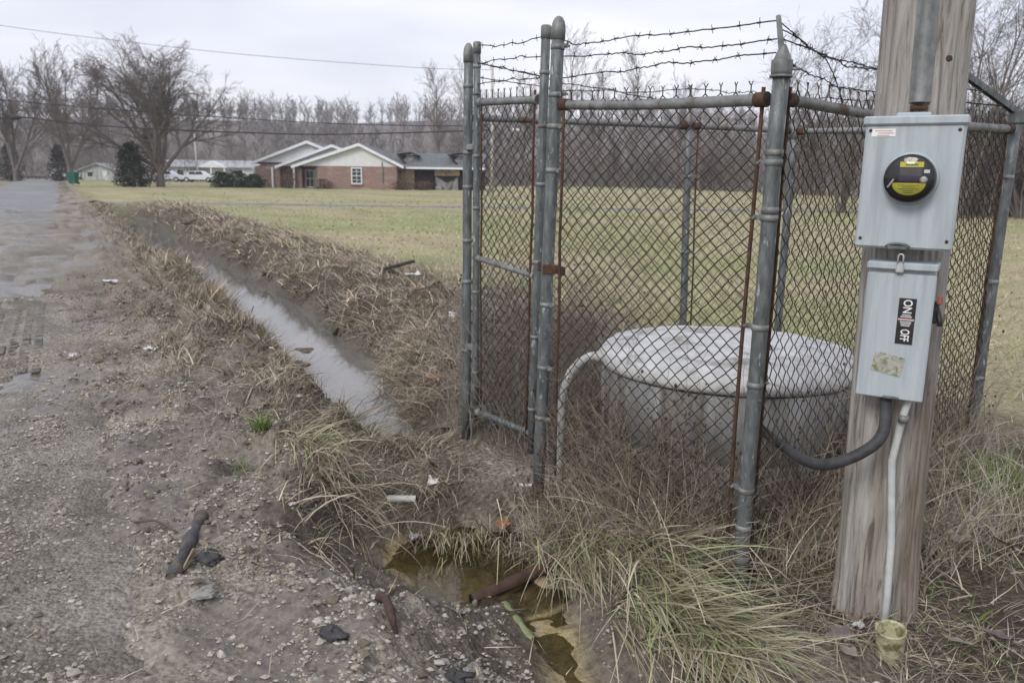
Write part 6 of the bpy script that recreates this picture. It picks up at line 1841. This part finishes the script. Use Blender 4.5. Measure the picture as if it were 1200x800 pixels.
# fallen leaves
def leaf(cx, cy, size, col, label, seed, dz=.012, tilt=.3):
    rd = random.Random(seed); n = 40; v = [(0, 0, 0)]; f = []
    cu = rd.uniform(.5, 1.4)
    for k in range(n):
        a = 2 * math.pi * k / n
        lobe = .62 + .30 * abs(math.cos(2.5 * a)) ** 1.5 + .10 * math.cos(a) + .07 * math.sin(9 * a + seed) + .04 * math.sin(17 * a)
        v.append((lobe * math.cos(a), lobe * math.sin(a) * .85, 0))
    q = [(0, k + 1, (k + 1) % n + 1) for k in range(n)]
    a = rd.uniform(0, 6.28); Mr = Matrix.Rotation(a, 3, 'Z') @ Matrix.Rotation(rd.uniform(-tilt, tilt), 3, 'X') @ Matrix.Rotation(rd.uniform(-tilt, tilt), 3, 'Y')
    c = Vector(gpt(cx, cy, dz)); pts = []
    for x, y, z in v:
        z = cu * .35 * (y * y) + .18 * x * x - .06 + .05 * math.sin(5 * x + seed)
        pts.append(c + Mr @ V(x * size, y * size, z * size))
    b = len(pts); pts2 = [p - V(0, 0, .0012) for p in pts]
    mb = MB(); mb.add(pts + pts2, q + [tuple(reversed([i + b for i in t])) for t in q], True)
    root = mb.build('fallen_leaf', col, None, label, 'leaf', 'fallen leaves')
    s0 = c + Mr @ V(-.5 * size, 0, 0); s1 = c + Mr @ V(-1.25 * size, .1 * size, .15 * size)
    m2 = MB(); m2.tube([s0, s1], [.0016, .001], 5); m2.build('stalk', M_wood, root)
    return root
LG = pmat('grey_brown_leaf', (.20, .165, .14), (.32, .275, .24), rough=.75, scale=18, bump=.4, bscale=40)
LB = pmat('orange_leaf', (.26, .11, .045), (.38, .19, .08), rough=.7, scale=18, bump=.3)
LD = pmat('purple_brown_leaf', (.11, .085, .085), (.19, .15, .145), rough=.7, scale=18, bump=.4)
for i, (x, y, s, m_, lb, dz) in enumerate([
        (-.03, 4.19, .052, LB, 'big orange leaf standing on the sod below the gate', .06), (-.60, 6.22, .13, LB, 'orange leaf on the right bank left of the gate post', .06),
        (1.94, 3.22, .072, LG, 'pale curled leaf right of the pole, upper left of the group', .075), (2.09, 3.20, .074, LG, 'pale flat leaf right of the pole, at the right edge', .075),
        (1.53, 2.48, .062, LG, 'large pale leaf at the bottom right of the cup', .04), (1.70, 2.55, .066, LD, 'dark leaf at the bottom right corner', .04),
        (1.18, 2.60, .055, LD, 'purplish leaf left of the pale shell', .04), (1.14, 2.44, .045, LG, 'pale brown leaf at the bottom edge left of the cup', .04),
        (1.83, 3.55, .055, LG, 'dry leaf behind the upper left one beside the pole', .06), (1.98, 3.42, .045, LD, 'dark folded leaf between the pole and the green tuft', .05),
        (.50, 3.72, .04, LB, 'small rust leaf in the weeds under the fence panel', .06), (.62, 3.62, .04, LB, 'second rust leaf in the weeds under the fence panel', .06),
        (1.47, 2.58, .04, LG, 'small leaf just right of the cup', .04), (-.83, 4.32, .035, LB, 'small tan leaf on the sod left of the pinkish scrap', .03)]):
    leaf(x, y, s, m_, lb, 300 + i, dz, .5)

# small broken leaves worked into the grass
n = 260; x = U(n, .95, 2.4); y = U(n, 2.3, 3.9); a = U(n, 0, 6.28); sz = U(n, .006, .014)
c0 = np.stack([x, y, ground(x, y) + U(n, .012, .05)], 1)
e1 = np.stack([np.cos(a), np.sin(a), U(n, -.35, .35)], 1) * sz[:, None]; e2 = np.stack([-np.sin(a), np.cos(a), U(n, -.35, .35)], 1) * sz[:, None] * .62; up_ = np.array([[0, 0, 1.0]]) * sz[:, None] * .3
v = np.stack([c0 - e1, c0 - e2 + up_, c0 + e1, c0 + e2 + up_], 1).reshape(-1, 3)
k = np.arange(n)[:, None] * 4
cc = np.array([(.20, .15, .11), (.25, .19, .145), (.13, .10, .08), (.28, .23, .19)])[rng.integers(4, size=n)]
lf = big('leaf_litter', v, np.concatenate([k + [[0, 1, 2]], k + [[0, 2, 3]]]), M_grass, np.repeat(cc, 4, 0))
tag(lf, 'small broken brown leaves scattered in the grass round the pole', 'leaf litter', kind='stuff')

# tyre print at the road's left: rows of low lugs pressed up in the mud
mb = MB()
for i in range(54):
    s = 7.4 + i * .07
    for k, n in enumerate((-.78, -.68, -.58, -.48, -.38, -.28)):
        if random.random() < .15: continue
        x, y = to_xy(s + .02 * math.sin(i * 3 + k), n)
        z = float(road_z(np.array(x), np.array(y))) - .006
        mb.bevel_box((x, y, z), (.075, .026, .026), Matrix.Rotation(math.atan2(EN[1], EN[0]) + (.3 if k % 2 else -.3) + random.uniform(-.1, .1), 3, 'Z'), .008)
mb.build('tyre_print', pmat('wet_road_mud', (.10, .09, .078), (.21, .19, .165), rough=.7, scale=20, bump=.5), None, 'dark tyre tread print in the mud at the left edge', 'tyre print', None, 'stuff')

# ================================================================ winter haze
hz = MB(); hz.box((0, 170, 21), (1700, 700, 45))
M_haze = bpy.data.materials.new('winter_haze'); M_haze.use_nodes = True
_n = M_haze.node_tree.nodes; _n.clear()
_o = _n.new('ShaderNodeOutputMaterial'); _v = _n.new('ShaderNodeVolumePrincipled')
_v.inputs['Color'].default_value = (.86, .89, .95, 1); _v.inputs['Density'].default_value = .0007
_v.inputs['Anisotropy'].default_value = .2
M_haze.node_tree.links.new(_v.outputs['Volume'], _o.inputs['Volume'])
hz.build('haze', M_haze, None, None, None, None, 'stuff')
